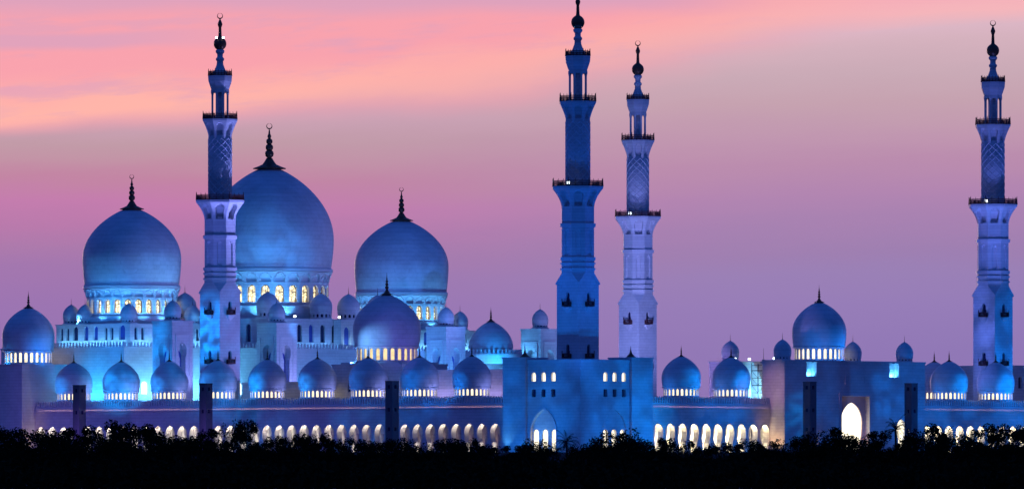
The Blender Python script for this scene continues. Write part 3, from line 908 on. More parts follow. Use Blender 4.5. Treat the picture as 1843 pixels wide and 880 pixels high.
# pale lit porch on the front of the middle tier
block(ph, 1.5, 6.0, -25.0, -22.3, 27.4, 34.7, [], [arch(2.25, 28.4, 2.2, 4.9, 'round', 7)], name='porch')
pane(ph, 'R', 1.5, -25.0, 2.25, 28.4, 2.2, 4.9, 'round', U, 'window', .6)
great_dome(ph, -49.6, 0, 12.7, 43.3, 50.2, 63.6, 35.6, 33.3, 9.0, 3.2)
great_dome(ph, 0, 0, 16.9, 48.6, 56.4, 75.8, 39.2, 35.2, 12.0, 4.4)
great_dome(ph, 49.5, 0, 12.6, 43.4, 50.4, 63.2, 35.6, 33.3, 9.0, 3.2)
for (a, b, z, k) in ((10.4, 187.5, 33.6, 'small'), (10.4, 182.3, 33.6, 'small'), (10.6, 166.2, 33.6, 'small'), (34.6, 170.6, 35.2, 'mid'), (32.4, 165.5, 33.6, 'small'),
                     (51.5, 157.3, 35.5, 'mid'), (71.0, 157.5, 35.5, 'mid'), (81.0, 157.3, 35.5, 'mid'), (131.5, 165.5, 33.6, 'small'), (92, 157.5, 35.5, 'mid')):
    lantern_dome(ph, k, a - 72, b - 177.6, z)
# courtyard-side blocks with keyhole niches
def portal_block(a, label):
    r_ = thing('portal_block', label, 'building', W(a, 143.2, 0), TH, 'square domed portal blocks along the prayer hall')
    s = 3.6
    hole = [arch(s, 15.5, 3.0, 12.6, 'keyhole', 9)]
    block(r_, -s, s, -s, s, 0, 33.2, hole, hole, t=1.7)
    for side, x, y in (('L', -s, s), ('R', -s, -s)):
        M = (LEFT if side == 'L' else RIGHT)(x, y)
        MB().panel(rect(s - 2.5, s + 2.5, 15.0, 30.2), [rect(s - 2.2, s + 2.2, 15.3, 29.9)], -.14, .05, M).build('niche_frame', M_TRIM, r_)
        pane(r_, side, x, y, s, 15.5, 1.9, 10.6, 'pointed', M_BLUEGL, 'window', 1.6)
    lantern_dome(r_, 'small', 0, 0, 33.9)
    return r_
portal_block(4.0, 'tall domed portal block with keyhole niches left of the lavender minaret')
portal_block(40.8, 'tall domed portal block with keyhole niches in front of the largest dome')
portal_block(103.0, 'tall domed portal block with keyhole niches right of the central front dome')
portal_block(139.0, 'tall domed portal block beside the left edge of the dark blue minaret')
fd = thing('portal_roof', 'low wide dome on a bright cyan band between two portal blocks', 'building', W(120.4, 143.5, 0))
block(fd, -13.5, 13.5, -3, 6, 0, 24.0)
MB().lathe([(8.6, 24.0), (8.6, 26.6), (8.0, 26.7)], 48).build('drum_wall', M_MARB, fd)
crm = MB()
for i in range(44): merlons(crm, -.5, .5, 26.7, bayM(i, 44, 8.2), 1.0, 1.2, .6)
crm.build('crenellation', M_TRIM, fd)
lantern_dome(fd, 'squat', 0, 0, 26.9)

# ------------------------------------------------------------------ entrance gate
gt = thing('entrance_gate', 'broad blue entrance gate with a glowing egg shaped doorway and a dome', 'gatehouse', W(85, -2, 0))
x0, x1, y0, y1 = -26.3, 26.4, -11.8, -4.6
Lx = x1 - x0
portal = rect(21.0, 31.4, .3, 14.0)
side1 = arch(43.6, .3, 3.6, 8.2, 'keyhole', 8)
notch = lambda s: rect(s, s + 3.6, 18.8, 22.2)
mb = MB()
mb.box(x0, x0 + 1.6, y0, y1, 0, 22.3)
mb.panel(rect(1.603, Lx, 0, 22.3), [portal, side1, notch(8.2), notch(39.2)], 0, 1.6, RIGHT(x0, y0))
mb.box(x0 + 1.603, x1, y0 + 3.6, y1, 0, 22.3)
mb.box(x0 + 1.603, x1, y0 + 1.603, y0 + 3.6, 14.3, 22.29)
mb.box(x1 - 1, x1, y0 + 1.603, y0 + 3.6, 0, 14.3)
mb.build('wall', M_MARB, gt)
MB().box(x0 - .15, x1 + .15, y0 - .15, y1 + .1, 22.304, 22.7).build('cornice', M_TRIM, gt)
M_PORT = plain('pink_portal_stone', (0.62, 0.46, 0.46, 1), 0.6, 0, .12)
egg = arch(26.2, .32, 8.0, 12.2, 'keyhole', 12)
MB().panel(rect(21.02, 31.38, .31, 13.98), [egg], 1.2, 1.7, RIGHT(x0, y0)).build('portal_screen', M_PORT, gt)
MB().panel(rect(20.2, 32.2, .3, 14.9), [rect(20.98, 31.42, .25, 14.02)][0:1] if False else [rect(21.0, 31.4, .4, 14.02)], -.18, .05, RIGHT(x0, y0)).build('portal_frame', M_TRIM, gt)
MB().panel(arch(26.2, .33, 7.96, 12.16, 'keyhole', 12), [], 1.5, 1.58, RIGHT(x0, y0)).build('doorway', lit('great_doorway_lit', (1.0, .90, .66, 1), 2.2), gt)
MB().panel(arch(43.6, .31, 3.58, 8.18, 'keyhole', 8), [], .8, .86, RIGHT(x0, y0)).build('doorway', M_DOOR, gt)
MB().panel(rect(22.4, 30.0, 17.0, 19.2), [rect(22.7, 29.7, 17.25, 18.95)], -.1, .05, RIGHT(x0, y0)).build('inscription_frame', M_TRIM, gt)
block(gt, -17, 17, -4.595, 12, 0, 22.2, name='rear_block')
lantern_dome(gt, 'gate', 0, 0, 23.0)
for (a, b) in ((62.7, -9.6), (96.3, -3.2), (108.2, -9.8)): lantern_dome(gt, 'small', a - 85, b + 2, 22.8)
gs = thing('gate_turret', 'pale square turret with a small dome behind the arcade, left of the entrance gate', 'building', W(60, 5, 0))
block(gs, -3.6, 3.6, -3.6, 3.6, 0, 22.1)
lantern_dome(gs, 'small', 0, 0, 22.6)

# small far building at the right edge and a pale dome behind the far arcade
fb_ = thing('far_building', 'low blue block with arched windows behind the arcade at right edge', 'building', W(178, 14, 0))
block(fb_, -8, 10, -5, 12, 0, 22.5, [], [arch(s, 17, 1.3, 3, 'round', 6) for s in (2.5, 6, 9.5)])
for s in (2.5, 6, 9.5): pane(fb_, 'R', -8, -5, s, 17, 1.3, 3.0, 'round', M_DARK)
block(fb_, -72, -8.1, 3, 9, 0, 13.2, name='arcade_roof')
lantern_dome(fb_, 'arcade', -23.0, 6, 14.0)

# ------------------------------------------------------------------ light towers
tw0 = None
TL = ['stone light tower in front of the arcade, leftmost of the towers', 'stone light tower standing below the lavender minaret', 'dark light tower below the large central front dome',
      'dark light tower in front of the entrance gate, left of its doorway', 'dark light tower right of the glowing entrance doorway']
for (a, b), lab in zip(TOWERS, TL):
    if tw0 is None:
        r_ = thing('light_tower', lab, 'light tower', W(a, b, 0))
        s = 1.14
        hl = [rect(s - .38, s + .38, z_, z_ + .85) for z_ in (1.2, 5.2, 9.8, 15.2)]
        block(r_, -s, s, -s, s, 0, 16.85, hl, hl, t=.4, name='shaft', m=M_TOWER, trim=False)
        MB().box(-s - .06, s + .06, -s - .06, s + .06, 16.854, 17.05).build('cap', M_TOWER, r_)
        for z_ in (1.2, 5.2, 9.8, 15.2):
            pane(r_, 'L', -s, s, s, z_, .76, .85, 'rect', M_DARK, 'projector_window', .3); pane(r_, 'R', -s, -s, s, z_, .76, .85, 'rect', M_DARK, 'projector_window', .3)
        tw0 = r_
    else: r_ = copy_tree(tw0)
    r_.location = W(a, b, 0); r_['label'] = lab; r_['group'] = 'light towers in front of the mosque'

# ------------------------------------------------------------------ scaffold
sc_ = thing('scaffold_tower', 'dark steel scaffold tower before the bright cyan wall left of the gate', 'scaffold', W(63.9, -.6, 13.3))
po = MB()
for x in (-1.2, 1.2):
    for y in (-1.0, 1.0): po.tube((x, y, 0), (x, y, 8.6), .09, 5)
po.build('poles', M_STEEL, sc_)
ra = MB()
for z in (1.5, 3.3, 5.1, 6.9, 8.2):
    for y in (-1.0, 1.0): ra.tube((-1.2, y, z), (1.2, y, z), .06, 5)
    for x in (-1.2, 1.2): ra.tube((x, -1.0, z), (x, 1.0, z), .06, 5)
for z in (1.5, 3.3, 5.1):
    ra.tube((-1.2, -1, z), (1.2, -1, z + 1.8), .05, 5); ra.tube((-1.2, -1, z), (-1.2, 1, z + 1.8), .05, 5)
ra.build('braces', M_STEEL, sc_)
for z in (3.34, 6.94): MB().box(-1.2, 1.2, -1, 1, z, z + .1).build('platform', M_STEEL, sc_)
as_ = thing('antenna_mast', 'thin dark mast on the roof left of the gate', 'mast', W(59.6, -6.2, 22.72))
MB().tube((0, 0, 0), (0, 0, 2.9), .07, 5, .03).build('pole', M_STEEL, as_); MB().box(-.25, .25, -.25, .25, 0, .1).build('foot', M_STEEL, as_)

# ------------------------------------------------------------------ visible floodlights
fl0 = {}
def floodlight(pos, label, group, k=1.0, warm=False):
    key = (warm, k)
    if key not in fl0:
        r_ = thing('floodlight', label, 'floodlight', pos, 0)
        MB().box(-.3 * k, .3 * k, -.14 * k, .22 * k, .25 * k, .75 * k).build('housing', M_STEEL, r_)
        MB().panel(rect(-.27 * k, .27 * k, .28 * k, .72 * k), [], -.19 * k, -.143 * k).build('lens', M_LENSW if warm else M_LENS, r_)
        MB().box(-.34 * k, -.305 * k, -.05 * k, .05 * k, 0, .55 * k).box(.305 * k, .34 * k, -.05 * k, .05 * k, 0, .55 * k).box(-.34 * k, .34 * k, -.08 * k, .08 * k, -.04 * k, 0).build('bracket', M_STEEL, r_)
        fl0[key] = r_
    else: r_ = copy_tree(fl0[key])
    r_.location = pos; r_['label'] = label; r_['group'] = group
    return r_
gm = 'floodlights on the minaret balconies'
def mpos(a, b, dxw, dyw, z): return W(a, b, z) + Vector((dxw, dyw, 0))
floodlight(mpos(0, 0, -2.3, -4.2, 63.3), 'white floodlight on the balcony of the dark blue minaret', gm, 1.3)
floodlight(mpos(154.3, 122, -2.2, -4.2, 63.3), 'white floodlight on the balcony of the pale lavender minaret', gm, 1.3)
floodlight(mpos(154.3, 0, -2.0, -4.2, 63.3), 'white floodlight on the balcony of the blue minaret far right', gm, 1.3)
floodlight(mpos(0, 122, -.85, -1.1, 103.2), 'left of the two small lamps on the ball of the lavender minaret', gm, .9)
floodlight(mpos(0, 122, .85, -1.1, 103.2), 'right of the two small lamps on the ball of the lavender minaret', gm, .9)
gr_ = 'floodlights on the roofs'
for (a, b, z, lab) in ((12.5, 172.0, 33.4, 'roof floodlight below the left great dome, leftmost of three'), (14.5, 170.0, 33.4, 'roof floodlight below the left great dome, middle of three'),
                       (24.0, 164.5, 33.4, 'roof floodlight below the left great dome, rightmost of three'), (56.0, 156.2, 35.3, 'roof floodlight below the largest dome, left of a pair'),
                       (60.2, 156.2, 35.3, 'roof floodlight below the largest dome, right of a pair'), (76.5, 156.2, 35.3, 'roof floodlight between the two domes right of the largest drum'),
                       (58.0, 1.7, 22.5, 'bright floodlight on the gate turret roof beside its small dome'), (63.3, 1.7, 22.5, 'floodlight on the right corner of the gate turret roof'),
                       (68.3, -2.0, 22.7, 'floodlight above the scaffold tower')):
    floodlight(W(a, b, z), lab, gr_, 1.1)

# ------------------------------------------------------------------ trees
def leaf_quad(mb, p, s, rnd):
    n = Vector((rnd.gauss(0, 1), rnd.gauss(0, 1), rnd.gauss(0, 1))).normalized()
    t = n.orthogonal().normalized(); b_ = n.cross(t)
    an = rnd.random() * 6.28; t, b_ = t * cos(an) + b_ * sin(an), b_ * cos(an) - t * sin(an)
    mb.add([p - t * s, p + b_ * s * .45, p + t * s, p - b_ * s * .45], [(0, 1, 2, 3)])
def make_tree(seed, h, wr, style):
    rnd = random.Random(seed)
    tk = MB(); cr_ = MB()
    lean = Vector((rnd.uniform(-.6, .6), rnd.uniform(-.6, .6), 0))
    top = Vector((0, 0, h * .55)) + lean
    tk.tube((0, 0, -.3), Vector((0, 0, h * .25)) + lean * .4, .26, 7, .2); tk.tube(Vector((0, 0, h * .25)) + lean * .4, top, .2, 6, .12)
    n = 17 if style != 'tall' else 15
    for i in range(n):
        if style == 'tall': zc = h * rnd.uniform(.35, .93); rr = wr * (1 - abs(zc / h - .55) * 1.3) * rnd.uniform(.2, .9)
        elif style == 'umbrella': zc = h * rnd.uniform(.72, .92); rr = wr * rnd.uniform(.1, 1.0)
        else: zc = h * rnd.uniform(.35, .88); rr = wr * sqrt(max(.05, 1 - ((zc / h - .52) / .46) ** 2)) * rnd.uniform(.25, .95)
        an = rnd.random() * 6.283
        c_ = Vector((rr * cos(an), rr * sin(an), zc)) + lean * (zc / h)
        tk.tube(top.lerp(Vector((0, 0, h * .3)), rnd.random() * .5), c_, .09, 5, .03)
        cs = wr * rnd.uniform(.26, .44)
        for k in range(170):
            q = Vector((rnd.gauss(0, 1), rnd.gauss(0, 1), rnd.gauss(0, .8)))
            q = q.normalized() * min(q.length * .5, .62 + .25 * rnd.random() ** 3) * cs * 1.25
            leaf_quad(cr_, c_ + q, rnd.uniform(.16, .34), rnd)
    return tk, cr_
def mesh_of(mb, nm, m):
    me = bpy.data.meshes.new(nm); me.from_pydata(mb.v, [], mb.f); me.materials.append(m); me.update(); return me
VAR = []
for sd_, h_, w_, st_ in ((1, 12, 4.6, 'round'), (2, 12, 4.0, 'round'), (3, 12, 3.0, 'tall'), (4, 12, 5.4, 'round'), (5, 12, 4.6, 'umbrella'), (6, 12, 3.6, 'tall'), (8, 12, 5.0, 'round')):
    t_, c_ = make_tree(sd_, h_, w_, st_)
    VAR.append((mesh_of(t_, 'trunk', M_BARK), mesh_of(c_, 'crown', M_LEAF), st_))
def palm_meshes(seed, h):
    rnd = random.Random(seed)
    tk = MB()
    for i in range(8): tk.tube((.1 * sin(i), 0, h * i / 8), (.1 * sin(i + 1), 0, h * (i + 1) / 8), .28 - .01 * i, 7, .25 - .01 * i)
    fr_ = MB()
    for k in range(26):
        an = k * 2.4 + rnd.random() * .4; up = rnd.uniform(-.15, 1.25); L_ = rnd.uniform(2.9, 3.8)
        p = Vector((.05, 0, h)); d_ = Vector((cos(an) * cos(up), sin(an) * cos(up), sin(up)))
        sd2 = Vector((-sin(an), cos(an), 0))
        for s in range(12):
            q = p + d_ * (L_ / 12); wv = .55 * sin(pi * (s + 1.2) / 13.5)
            fr_.add([p, q, q + sd2 * .05, p + sd2 * .05], [(0, 1, 2, 3)])
            for sg_ in (-1, 1):
                tip = p + sd2 * sg_ * wv + d_ * .28 - Vector((0, 0, .22))
                fr_.add([p, q * .6 + p * .4, tip], [(0, 1, 2)])
            p = q; d_ = (d_ + Vector((0, 0, -.13))).normalized()
    return mesh_of(tk, 'trunk', M_BARK), mesh_of(fr_, 'crown', M_PALM)
PALM = [palm_meshes(11, 9.0), palm_meshes(12, 9.0)]

SKY = [(-30, 768), (0, 764), (20, 763), (45, 764), (68, 768), (92, 776), (110, 772), (133, 762), (150, 766), (172, 778), (190, 760), (215, 758), (240, 757), (262, 762), (280, 774), (310, 778),
       (330, 782), (352, 782), (372, 776), (392, 766), (412, 784), (432, 757), (455, 782), (485, 782), (508, 777), (532, 780), (556, 776), (578, 782), (600, 784), (628, 786), (650, 784), (675, 788),
       (700, 780), (722, 783), (748, 792), (775, 790), (798, 784), (815, 783), (842, 793), (862, 789), (885, 792), (905, 797), (935, 794), (955, 792), (985, 800), (1048, 793), (1075, 797),
       (1092, 785), (1115, 774), (1135, 782), (1160, 788), (1182, 780), (1205, 784), (1228, 793), (1250, 790), (1275, 795), (1300, 793), (1325, 795), (1350, 785), (1372, 790), (1395, 788),
       (1420, 786), (1445, 783), (1472, 772), (1495, 768), (1518, 776), (1540, 780), (1562, 775), (1585, 778), (1640, 776), (1662, 768), (1690, 770), (1715, 778), (1738, 776), (1762, 770),
       (1788, 768), (1812, 763), (1835, 768), (1865, 766)]
def region(px):
    if px < 120: return 'the end pavilion at the left edge'
    if px < 330: return 'the left stretch of the long arcade'
    if px < 520: return 'the lavender minaret and the arcade below it'
    if px < 905: return 'the clear right stretch of the long arcade'
    if px < 1170: return 'the corner pavilion'
    if px < 1385: return 'the short arcade'
    if px < 1665: return 'the entrance gate'
    return 'the far right arcade'
KN = {'round': ('leafy_tree', 'broad black silhouetted tree before '), 'tall': ('slender_tree', 'narrow black silhouetted tree before '), 'umbrella': ('umbrella_tree', 'flat topped black silhouetted tree before ')}
ZG = -8.0
rnd = random.Random(21)
def place_tree(px, ytop, Y, vi, ws=1.0):
    tm, cm, st_ = VAR[vi]
    h_ = ZC + (HOR - ytop) * Y / F - ZG
    k = h_ / (12 * .93)
    nm, lab = KN[st_]
    p = pxw(px, Y, ZG)
    r_ = thing(nm, lab + region(px), 'tree', p, rnd.random() * 6.28, 'trees before ' + region(px))
    wsc = ws * rnd.uniform(.85, 1.1)
    r_.scale = (max(.75, k) * wsc, max(.75, k) * wsc, k)
    put('trunk', tm, r_); put('crown', cm, r_)
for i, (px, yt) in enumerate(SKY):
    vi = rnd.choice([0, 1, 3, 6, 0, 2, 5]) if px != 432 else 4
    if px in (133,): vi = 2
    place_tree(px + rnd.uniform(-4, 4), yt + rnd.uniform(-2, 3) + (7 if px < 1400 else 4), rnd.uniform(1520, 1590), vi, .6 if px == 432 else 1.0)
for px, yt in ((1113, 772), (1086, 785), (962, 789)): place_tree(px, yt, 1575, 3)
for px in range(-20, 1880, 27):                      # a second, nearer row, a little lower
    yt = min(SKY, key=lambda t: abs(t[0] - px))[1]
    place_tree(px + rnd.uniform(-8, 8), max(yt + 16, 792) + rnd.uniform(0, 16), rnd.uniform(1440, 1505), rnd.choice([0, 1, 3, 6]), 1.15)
for px, yt, Y, pi_, lab in ((1020, 779, 1560, 0, 'black palm tree with spread fronds below the dark blue minaret'), (1612, 752, 1575, 1, 'black palm tree before the lit side doorway right of the entrance'),
                            (1002, 797, 1530, 1, 'lower black palm tree left of the palm below the dark blue minaret'), (1148, 790, 1550, 0, 'black palm tree at the right corner of the corner pavilion'),
                            (1700, 772, 1560, 0, 'black palm tree before the lit arches right of the entrance gate')):
    h_ = ZC + (HOR - yt) * Y / F - ZG
    r_ = thing('palm_tree', lab, 'palm tree', pxw(px, Y, ZG), px * .7, 'palms in the tree line')
    r_.scale = (1, 1, h_ / 10.9)
    put('trunk', PALM[pi_][0], r_); put('crown', PALM[pi_][1], r_)
# dense undergrowth below the trees: nobody could count it
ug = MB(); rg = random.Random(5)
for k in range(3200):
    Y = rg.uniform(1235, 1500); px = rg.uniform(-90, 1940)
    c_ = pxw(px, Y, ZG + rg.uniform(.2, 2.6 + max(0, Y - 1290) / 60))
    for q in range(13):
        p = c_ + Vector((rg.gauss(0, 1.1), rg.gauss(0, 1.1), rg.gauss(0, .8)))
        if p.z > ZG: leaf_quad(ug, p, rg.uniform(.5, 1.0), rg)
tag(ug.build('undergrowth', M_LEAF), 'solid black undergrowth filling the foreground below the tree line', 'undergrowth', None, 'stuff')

# ------------------------------------------------------------------ the mosque's own floodlighting
def strip(name, p0, p1, aim, width, pw, col, spread=180):
    """linear floodlight from p0 to p1 (courtyard coordinates) shining along aim (a, b, z)"""
    A = W(*p0); Bq = W(*p1)
    x = (Bq - A); L = x.length; x.normalize()
    d_ = (VA * aim[0] + UB * aim[1]); z = -Vector((d_.x, d_.y, aim[2])).normalized()
    z = (z - x * z.dot(x)).normalized(); y = z.cross(x)
    M = Matrix((x, y, z)).transposed().to_4x4(); M.translation = (A + Bq) / 2
    d = bpy.data.lights.new(name, 'AREA'); d.shape = 'RECTANGLE'; d.size = L; d.size_y = width; d.energy = pw * L; d.color = col; d.spread = radians(spread)
    o = bpy.data.objects.new(name, d); COL.objects.link(o); o.matrix_world = M
    return o
# cove lighting inside the arcades: one strip under the arches, one before the back wall
PALE = (1.0, .84, .66); GOLD = (1.0, .80, .46); MAUV = (1.0, .62, .62)
strip('arcade_cove_light', (-8.2, 12.5, .2), (-8.2, 179, .2), (0, 0, 1), .9, 42, PALE, 55)
strip('arcade_cove_light', (12.5, -8.2, .2), (58.5, -8.2, .2), (0, 0, 1), .9, 60, GOLD, 55)
strip('arcade_cove_light', (112, -8.2, .2), (186, -8.2, .2), (0, 0, 1), .9, 50, GOLD, 55)
rl = random.Random(3)
for k in range(20):                                  # lamps along the back walls, no two bays quite alike
    q = 13 + k * 8.3
    strip('arcade_back_light', (-4.5, q, .2), (-4.5, q + 6, .2), (.5, 0, 1), .5, (6 if q < 75 else 62) * rl.uniform(.5, 1.5), MAUV if q < 75 else PALE)
for k in range(6):
    q = 13 + k * 7.7
    strip('arcade_back_light', (q, -4.5, .2), (q + 6.5, -4.5, .2), (0, .5, 1), .5, (90 + 60 * k) * rl.uniform(.8, 1.2), GOLD)
for k in range(9):
    q = 113 + k * 8.3
    strip('arcade_back_light', (q, -4.5, .2), (q + 6, -4.5, .2), (0, .5, 1), .5, 200 * rl.uniform(.5, 1.4), GOLD)
# cloud projectors on the light towers
for (a, b), (ta, tb, tz), pw, col in zip(TOWERS, ((24, 165, 32), (30, 146, 34), (5, 50, 20), (42, -9, 8), (112, -6, 12)),
                                        (50e3, 26e3, 9e3, 5e3, 7e3), (AZUR, AZUR, BLUE, BLUE, BLUE)):
    spot('cloud_projector', a + (1.7 if a < 0 else 0), b + (1.7 if b < 0 else 0), 16, ta, tb, tz, pw, col, 60, 1.0, .4, .75, 5.0)
# wide blue wash on the corner pavilion and the near minaret
spot('blue_wash', -40, 5, 2, -2, 2, 18, 15e3, BLUE, 75, .8, .6, .4, 5)
spot('blue_wash', 5, -42, 2, 2, -2, 14, 19e3, BLUE, 75, .8, .6, .45, 5)
spot('blue_wash', 30, -34, 2, 12, -8, 12, 10e3, AZUR, 50, .8, .6, .5, 5)
spot('indigo_wash', 40, -38, 17.8, 0, 0, 66, 42e3, (.01, .13, 1), 60, .8)
spot('indigo_wash', -36, 30, 17.8, 0, 0, 66, 26e3, (.01, .14, 1), 60, .8)
spot('indigo_wash', -36, -34, 3, 0, 0, 66, 46e3, (.01, .17, 1), 62, .8)
spot('corner_uplight', -14.6, 11.0, .3, -12, 11, 9, 500, CYAN, 80, .8, .2)
# violet wash along the long arcade
for b, pw in ((40, 1.5e3), (85, 5e3), (130, 6e3), (165, 6e3)): spot('violet_wash', -48, b, 1, -9, b, 9, pw, VIOL, 90, .9)
spot('blue_patch', -38, 75, 2, -9, 62, 8, 4e3, AZUR, 55, .9, .5, .9, 6)
spot('blue_patch', -38, 110, 2, -9, 100, 8, 4e3, AZUR, 55, .9, .5, .9, 6)
# blue wash on the short arcade, gate and far arcade
spot('blue_wash', 34, -52, 1, 34, -9, 9, 12e3, BLUE, 62, .9, .6, .4, 5)
spot('blue_wash', 84, -64, 1, 85, -12, 12, 9e3, BLUE, 90, .9, .6, .7, 6)
spot('blue_wash', 136, -52, 1, 134, -9, 9, 20e3, BLUE, 90, .9, .6, .7, 6)
# arcade domes: spots added at tower height, some without a tower, plus roof lamps
for k in range(9):
    q = 31.1 + 17.5 * k
    tb = min((-34, 180, 136.9, 91.9, 28.5), key=lambda t: abs(t - q + 4))
    spot('dome_uplight', -34, tb, 17.8, -8, q + .5, 16.4, 21e3 if k < 3 else 34e3, BLUE if k < 3 else (.01, .30, 1), 17, 1.0, .3, .5, 14)
    spot('dome_glow', -3.5, q - 7.6, 13.6, -4, q, 20, 500, LAVE, 100, .9, .3)
for q in (32.2, 50.2, 132.3, 150.6):
    spot('dome_uplight', 44.8 if q < 100 else 138, -34, 17.8, q, -8, 16.6, 34e3, (0, .27, 1), 18, 1.0, .3, .4, 14)
    spot('dome_glow', q - 7.6, -4, 13.6, q, -4, 20, 350, BLUE, 100, .9, .3)
# end pavilion, gate and side gate domes
spot('dome_uplight', -13.0, 189, 22.9, -6, 187, 29, 2200, AZUR, 120, .9, .3)
spot('dome_glow', -8, 176, 24, -5, 187, 30, 1500, BLUE, 110, .9, .3)
spot('dome_uplight', 2.6, 79, 22.2, 6, 76, 27, 1200, (.10, .40, 1), 120, .9, .3)
spot('dome_glow', -34, 28.5, 17.8, 9, 68, 30, 14e3, VIOL, 22, .9, .5)
spot('dome_uplight', -34, 91.9, 17.8, 1.0, 70, 26.6, 110e3, (.15, .44, 1), 15, 1.0, .3)
spot('dome_glow', 8, 60, 22.2, 9, 72.5, 31, 260, VIOL, 120, .9, .3)
spot('dome_uplight', 88, -13, 22.9, 85, -2, 30, 1900, BLUE, 120, .9, .3)
spot('dome_uplight', 75, -10, 22.9, 85, -2, 31, 1200, BLUE, 120, .9, .3)
# great domes: lamps on the roof round each drum
for cx, cy, rr, z0, k in ((22.4, 177.6, 12.7, 33.6, 1.0), (72, 177.6, 16.9, 35.4, 1.5), (121.5, 177.6, 12.6, 33.6, 1.0)):
    for an in (160, 190, 215, 240, 265, 290):
        ca, sa = cos(radians(an)), sin(radians(an))
        spot('drum_uplight', cx + (rr + 2.7) * ca, cy + (rr + 2.7) * sa, z0, cx + rr * .9 * ca, cy + rr * .9 * sa, z0 + 6.2, 2300 * k, CYAN, 92, .9, .3)
spot('dome_wash', -34, 137, 17.8, 22.4, 177.6, 40, 26e3, BLUE, 26, .9, .5, .3, 8)
spot('dome_wash', 30, 100, 14, 60, 164, 50, 120e3, (.03, .30, 1), 20, 1, .5, .6, 12)
spot('dome_wash', 10, 60, 14, 72, 177.6, 50, 150e3, (.04, .20, 1.0), 24, .9, .5, .3, 10)
spot('dome_wash', 60, 90, 14, 121.5, 177.6, 44, 120e3, (.05, .25, 1.0), 30, .9, .5, .3, 8)
# lavender wash from the right on the left minaret, portal blocks and hall
spot('lavender_wash', 32, 90, 14, 6, 132, 38, 46e3, (.30, .28, 1.0), 75, .9)
spot('lavender_wash', 46, 110, 14, 40, 143, 30, 16e3, (.28, .34, 1.0), 70, .9)
spot('lavender_wash', 70, 60, 14, 72, 150, 34, 60e3, (.22, .28, 1.0), 70, .9)
spot('minaret_wash', -34, 100, 3, 0, 124, 60, 26e3, (.14, .24, 1.0), 50, .9)
spot('minaret_wash', 26, 98, 14, 0, 122, 82, 260e3, (.26, .30, 1.0), 44, .9)
spot('minaret_clouds', -34, 137.2, 17.8, -3, 124, 30, 75e3, (0, .28, 1), 32, 1, .4, .85, 12)
spot('minaret_wash', -20, 110, 14, 0, 124, 92, 44e3, (.14, .19, 1.0), 34, .9)
# hall walls: linear lights at their feet
strip('wall_wash', (.3, 163, 13.9), (.3, 196, 13.9), (.6, 0, 1), .4, 130, (.02, .40, 1.0))
strip('wall_wash', (5, 157, 13.9), (40, 157, 13.9), (0, .6, 1), .4, 170, (.12, .56, 1.0))
strip('wall_wash', (41, 145.8, 13.9), (103, 145.8, 13.9), (0, .5, 1), .4, 60, (.08, .42, 1.0))
strip('wall_wash', (7.4, 165, 27.5), (7.4, 190, 27.5), (.4, 0, 1), .3, 34, (.14, .52, 1.0))
strip('wall_wash', (9.5, 162.7, 27.5), (35, 162.7, 27.5), (0, .4, 1), .3, 34, (.14, .52, 1.0))
strip('wall_wash', (51, 154, 27.5), (92, 154, 27.5), (0, .4, 1), .3, 16, (.14, .45, 1.0))
spot('porch_uplight', 75.8, 151, 27.6, 75.8, 152.6, 31, 420, (.35, .75, 1.0), 120, .9, .2)
strip('wall_wash', (109, 162.7, 27.5), (134, 162.7, 27.5), (0, .4, 1), .3, 40, (.16, .55, 1.0))
for an in (200, 225, 250): spot('band_uplight', 120.4 + 11.5 * cos(radians(an)), 143.5 + 11.5 * sin(radians(an)), 22.2, 120.4, 143.5, 25.5, 900, CYAN, 130, .9, .2)
spot('dome_glow', 112, 132, 25, 120.4, 143.5, 30, 2600, AZUR, 100, .9, .3)
for a in (4.0, 40.8, 103.0, 139.0):
    spot('block_uplight', a - 7.5, 146, 14.2 if a < 130 else 24.4, a - 3.6, 143, 24 if a < 130 else 29, 1500 if a < 100 else 5200, AZUR if a < 100 else CYAN, 100, .9, .3)
    spot('block_uplight', a + 1.5, 135, 14.2, a, 139.6, 24, 2600 if a < 100 else 5200, LAVE if a < 100 else CYAN, 100, .9, .3)
# far minarets
spot('minaret_wash', 118, 92, 14, 156.5, 124, 45, 90e3, LAVE, 70, .9)
spot('minaret_wash', 100, 60, 14, 156.5, 124, 84, 80e3, (.24, .26, 1.0), 40, .9)
spot('minaret_wash', 118, 12, 14, 156.5, 0, 40, 30e3, (.14, .22, 1.0), 70, .9, .5, .6, 6)
spot('minaret_wash', 163, -42, 3, 156.5, 0, 34, 44e3, BLUE, 70, .9, .5, .5, 6)
spot('minaret_wash', 130, -36, 3, 156.5, 0, 84, 130e3, (.15, .21, 1.0), 36, .9)
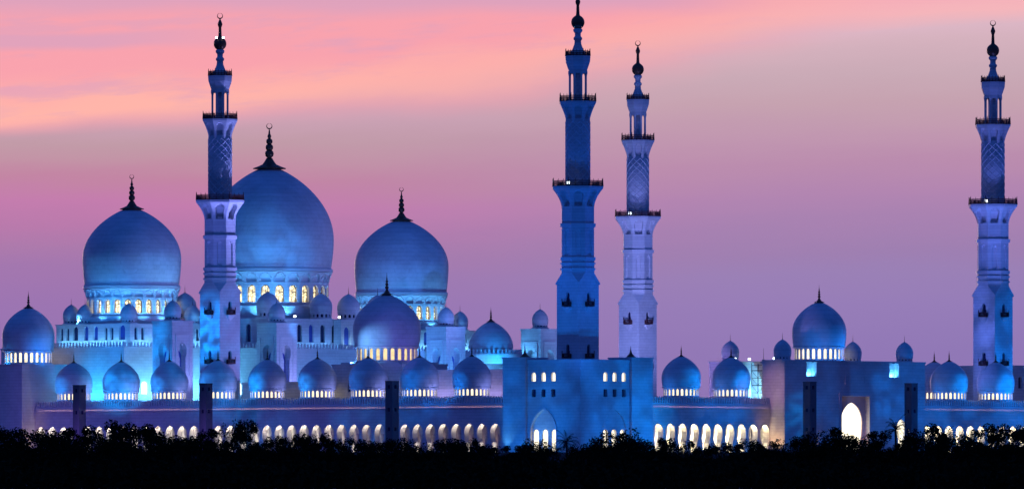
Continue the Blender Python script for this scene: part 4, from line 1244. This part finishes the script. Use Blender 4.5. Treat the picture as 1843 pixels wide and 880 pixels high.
# rear wall, turret and the bright wall behind the scaffold
strip('lavender_wash', (2.2, 18, 13.6), (2.2, 58, 13.6), (.5, 0, 1), .3, 13, (.45, .36, 1))
spot('bright_wall_lamp', 61, -1.5, 14, 68, 2, 19, 9000, (.14, .62, 1.0), 120, .9, .3)
spot('violet_wash', 30, 10, 14, 58, 5, 18, 15e3, (.5, .34, 1), 60, .9)
# gate: niche lamps, warm lamps at the foot of the side face and in the portal
for s_ in (8.2, 39.2): strip('niche_uplight', (58.7 + s_ + .3, -12.9, 18.9), (58.7 + s_ + 3.3, -12.9, 18.9), (0, .75, 1), .15, 95, CYAN)
spot('warm_uplight', 55.6, -11.2, .4, 58.7, -11.4, 7, 1300, AMBR, 110, .9, .2)
spot('side_wash', 20, -16, 13, 58.7, -11, 16, 12e3, (1, .40, .62), 20, .9, .3)
for a_ in (80.6, 89.2): spot('portal_lamp', a_, -13.2, .4, 85, -12, 9, 420, (1.0, .42, .32), 130, .9, .2)
spot('warm_uplight', 69.8, -14.6, .3, 69.9, -13.8, 5, 160, AMBR, 80, .9, .2)
spot('warm_uplight', -12.6, 177.2, .4, -11.5, 180, 6, 500, AMBR, 100, .9, .2)
spot('violet_wash', -30, 150, 2, -12, 180, 14, 2600, (.55, .25, 1), 70, .9)
spot('dome_wash', 120, 90, 14, 82, 165, 54, 60e3, LAVE, 30, 1, .5)
# lit recess of the pavilion arches and the thin lit ledge along the arcades
spot('arch_uplight', -13.3, 2.6, .4, -12.0, 0, 9.5, 900, (.25, .62, 1.0), 70, 1, .2)
spot('arch_uplight', -13.3, -2.6, .4, -12.0, 0, 9.5, 500, (.25, .62, 1.0), 70, 1, .2)
strip('ledge_light', (-9.3, 13, 11.22), (-9.3, 179, 11.22), (.3, 0, -1), .05, 2.2, (1, .55, .55), 90)
strip('ledge_light', (12.5, -9.3, 11.22), (58, -9.3, 11.22), (0, .3, -1), .05, 1.6, (1, .55, .7), 90)
strip('ledge_light', (112, -9.3, 11.22), (186, -9.3, 11.22), (0, .3, -1), .05, 1.0, (1, .6, .7), 90)
spot('cloud_projector', 82.2, -34, 17.8, 63, -13.8, 7, 11e3, AZUR, 34, 1, .4, .8, 12)
spot('cloud_projector', 82.2, -34, 17.8, 104, -13.8, 8, 7e3, BLUE, 34, 1, .4, .8, 12)
